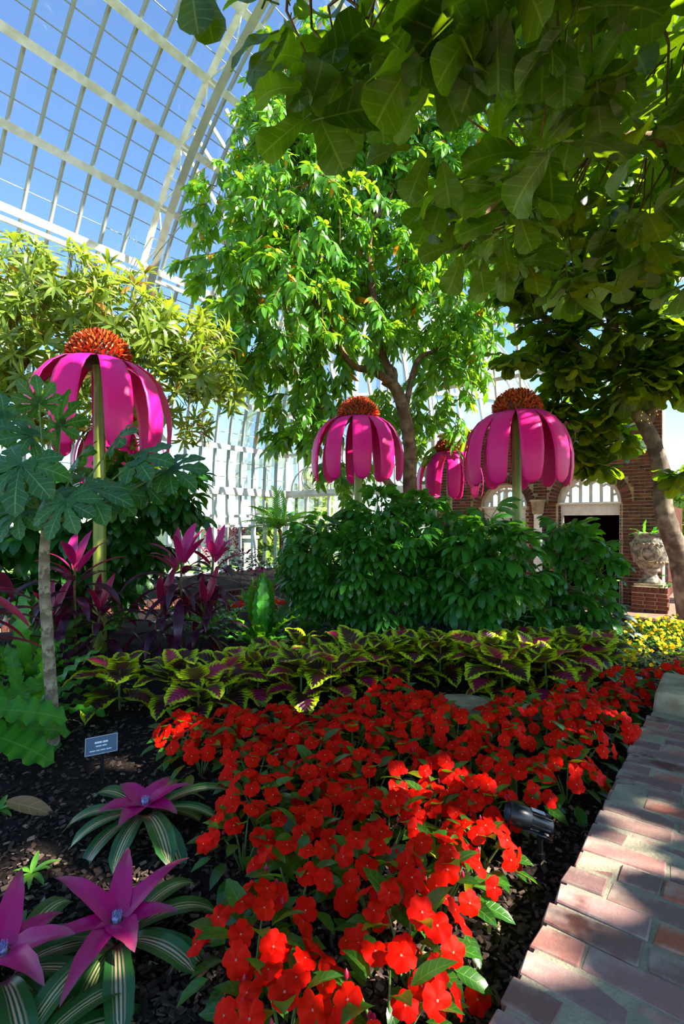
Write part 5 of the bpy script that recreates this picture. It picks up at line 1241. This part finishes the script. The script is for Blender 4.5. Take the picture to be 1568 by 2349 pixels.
# pink flower boxes along the annex
g = Geo(); bl_ = Geo().add(*leaf(.12, .05, ovate, 2, 1, .4, .1))
for _ in range(1500):
    q = P(R(470, 585), 1207, R(20.6, 21)); q.z = FLOOR - .05 + 1.75 * R(0, 1) ** .5; g.addg(bl_, frame(q, rdir(), (0, 0, 1), R(.7, 1.2)))
M['pinkfl'] = plain('pink_garden_bloom', '#d8487c', .6); tag(obj('pink_flower_bank', g.mesh('pink_flower_bank', M['pinkfl'])), 'bank of pink flowers outside the left glass wall', 'flowers', kind='stuff')
# big neighbouring glasshouse: drum, ribs and blue glass dome
cx, cy, RB, zb = P(905, 1196, 36).x, 40.0, 11.5, 5.0
t = thing('neighbour_glasshouse', 'large domed glasshouse with white ribs seen through the far glass', 'building', (cx, cy, FLOOR - .06)); zb -= FLOOR - .06
SEG = 48; an = [PI + PI * 1.0 * k / (SEG / 2) for k in range(SEG // 2 + 1)]
prof = [(RB * math.cos(q), zb + 1.05 * RB * math.sin(q)) for q in np.linspace(0, 1.25, 8)]
g = Geo(); V = [(r * math.cos(a), r * math.sin(a), z) for a in an for r, z in prof]; m_ = len(prof); Q = [(i * m_ + j, (i + 1) * m_ + j, (i + 1) * m_ + j + 1, i * m_ + j + 1) for i in range(len(an) - 1) for j in range(m_ - 1)]
g.add(V, Q); obj('dome_glass', g.mesh('dome_glass', M['hazeglass']), t)
g = Geo(); pr2 = [(r + .03, z) for r, z in prof]
for (r1, z1), (r2, z2) in zip(pr2, pr2[1:]): beam(g, (r1, 0, z1), (r2, 0, z2), .13, .14, (1, 0, 0))
rb = g.mesh('rib', M['frame'], False)
for a in an: obj('rib', rb, t, RZ(a))
g = Geo(); V = [(RB * math.cos(a), RB * math.sin(a), z) for a in an for z in (0, zb)]; g.add(V, [(2 * i, 2 * i + 2, 2 * i + 3, 2 * i + 1) for i in range(len(an) - 1)]); obj('drum_glass', g.mesh('drum_glass', M['hazeglass'], False), t)
for z, h in ((.4, .8), (zb - 1.7, .3), (zb - .1, .5), (zb + 3.4, .14), (zb + 6.8, .14)):
    q = RB + .06 if z <= zb else RB * math.cos(math.asin(min((z - zb) / (1.05 * RB), 1))) + .05
    g = Geo(); 
    for a, b_ in zip(an, an[1:]): beam(g, (q * math.cos(a), q * math.sin(a), z), (q * math.cos(b_), q * math.sin(b_), z), .2, h)
    obj('cornice', g.mesh('cornice', M['frame'], False), t)
g = Geo(); beam(g, (RB + .02, 0, 0), (RB + .02, 0, zb), .16, .16, (1, 0, 0)); pm_ = g.mesh('pilaster', M['frame'], False)
for a in an[::2]: obj('pilaster', pm_, t, RZ(a))
# white framed glass porch to the right of the brick front
t = thing('glass_porch', 'white framed glass porch beyond the end of the brick front', 'building', W(UE + 2.2, .2, FLOOR - .05), -TH)
for k in range(4): g = Geo(); box(g, (-.3 + k * 1.0, 0, 2.2), (.12, .12, 4.4)); obj('post', g.mesh('post', M['white'], False), t)
for z in (.5, 2.4, 3.4, 4.3): g = Geo(); box(g, (1.2, 0, z), (3.2, .1, .16)); obj('rail', g.mesh('rail', M['white'], False), t)
for k in range(3): g = Geo(); box(g, (.2 + k * 1.0, .03, 2.2), (.9, .01, 4.3)); obj('pane', g.mesh('pane', M['hazeglass'], False), t)

# ---------------------------------------------------------------- plants next to something findable get a label of their own
def nearest(group, pos, label):
    c = [o for o in sc.objects if o.get('group') == group or (isinstance(group, tuple) and o.get('group') in group)]
    if not c: return
    o = min(c, key=lambda q: (q.location.xy - Vector(pos).xy).length); o['label'] = label; del o['group']
IG = ('impatiens in mid bed', 'impatiens beside the brick wall', 'impatiens below the coleus', 'impatiens beside the bromeliads', 'impatiens near the violas')
CG = ('coleus plants in the middle of the row', 'coleus plants near the violas')
for grp, (px, py), lab in ((IG, (1215, 1960), 'red impatiens plant right behind the black spotlight'), (IG, (1110, 1990), 'red impatiens plant in front of the lamp head of the black spotlight'), (IG, (330, 1745), 'red impatiens plant nearest the slate plant label'),
        (IG, (1062, 1650), 'red impatiens plant touching the large flat stepping stone'), (IG, (1215, 1660), 'red impatiens plant beside the small stepping stone fragment'), (IG, (1420, 1690), 'red impatiens plant around the edge-on black and white tag'), (IG, (1495, 1640), 'red impatiens plant beside the small grey electrical box'),
        (IG, (530, 1880), 'red impatiens plant next to the short-hearted bromeliad'), (IG, (540, 2080), 'red impatiens plant next to the bromeliad with long pointed heart leaves'), (IG, (1040, 2260), 'red impatiens plant closest to the fallen red petal'),
        (CG, (400, 1630), 'lime-edged maroon coleus next in the row to the solitary coleus'), (CG, (600, 1530), 'lime-edged maroon coleus in front of the large wavy fern clump'), (CG, (835, 1530), 'lime-edged maroon coleus in front of the fern under the dense shrub'),
        (CG, (1110, 1600), 'lime-edged maroon coleus behind the large flat stepping stone'), (CG, (1225, 1600), 'lime-edged maroon coleus behind the small stepping stone fragment'), (CG, (1385, 1510), 'lime-edged maroon coleus touching the silvery dark-leaved plant'), (CG, (1040, 1500), 'lime-edged maroon coleus in front of the silver-veined alocasia')):
    nearest(grp, G(px, py), lab)
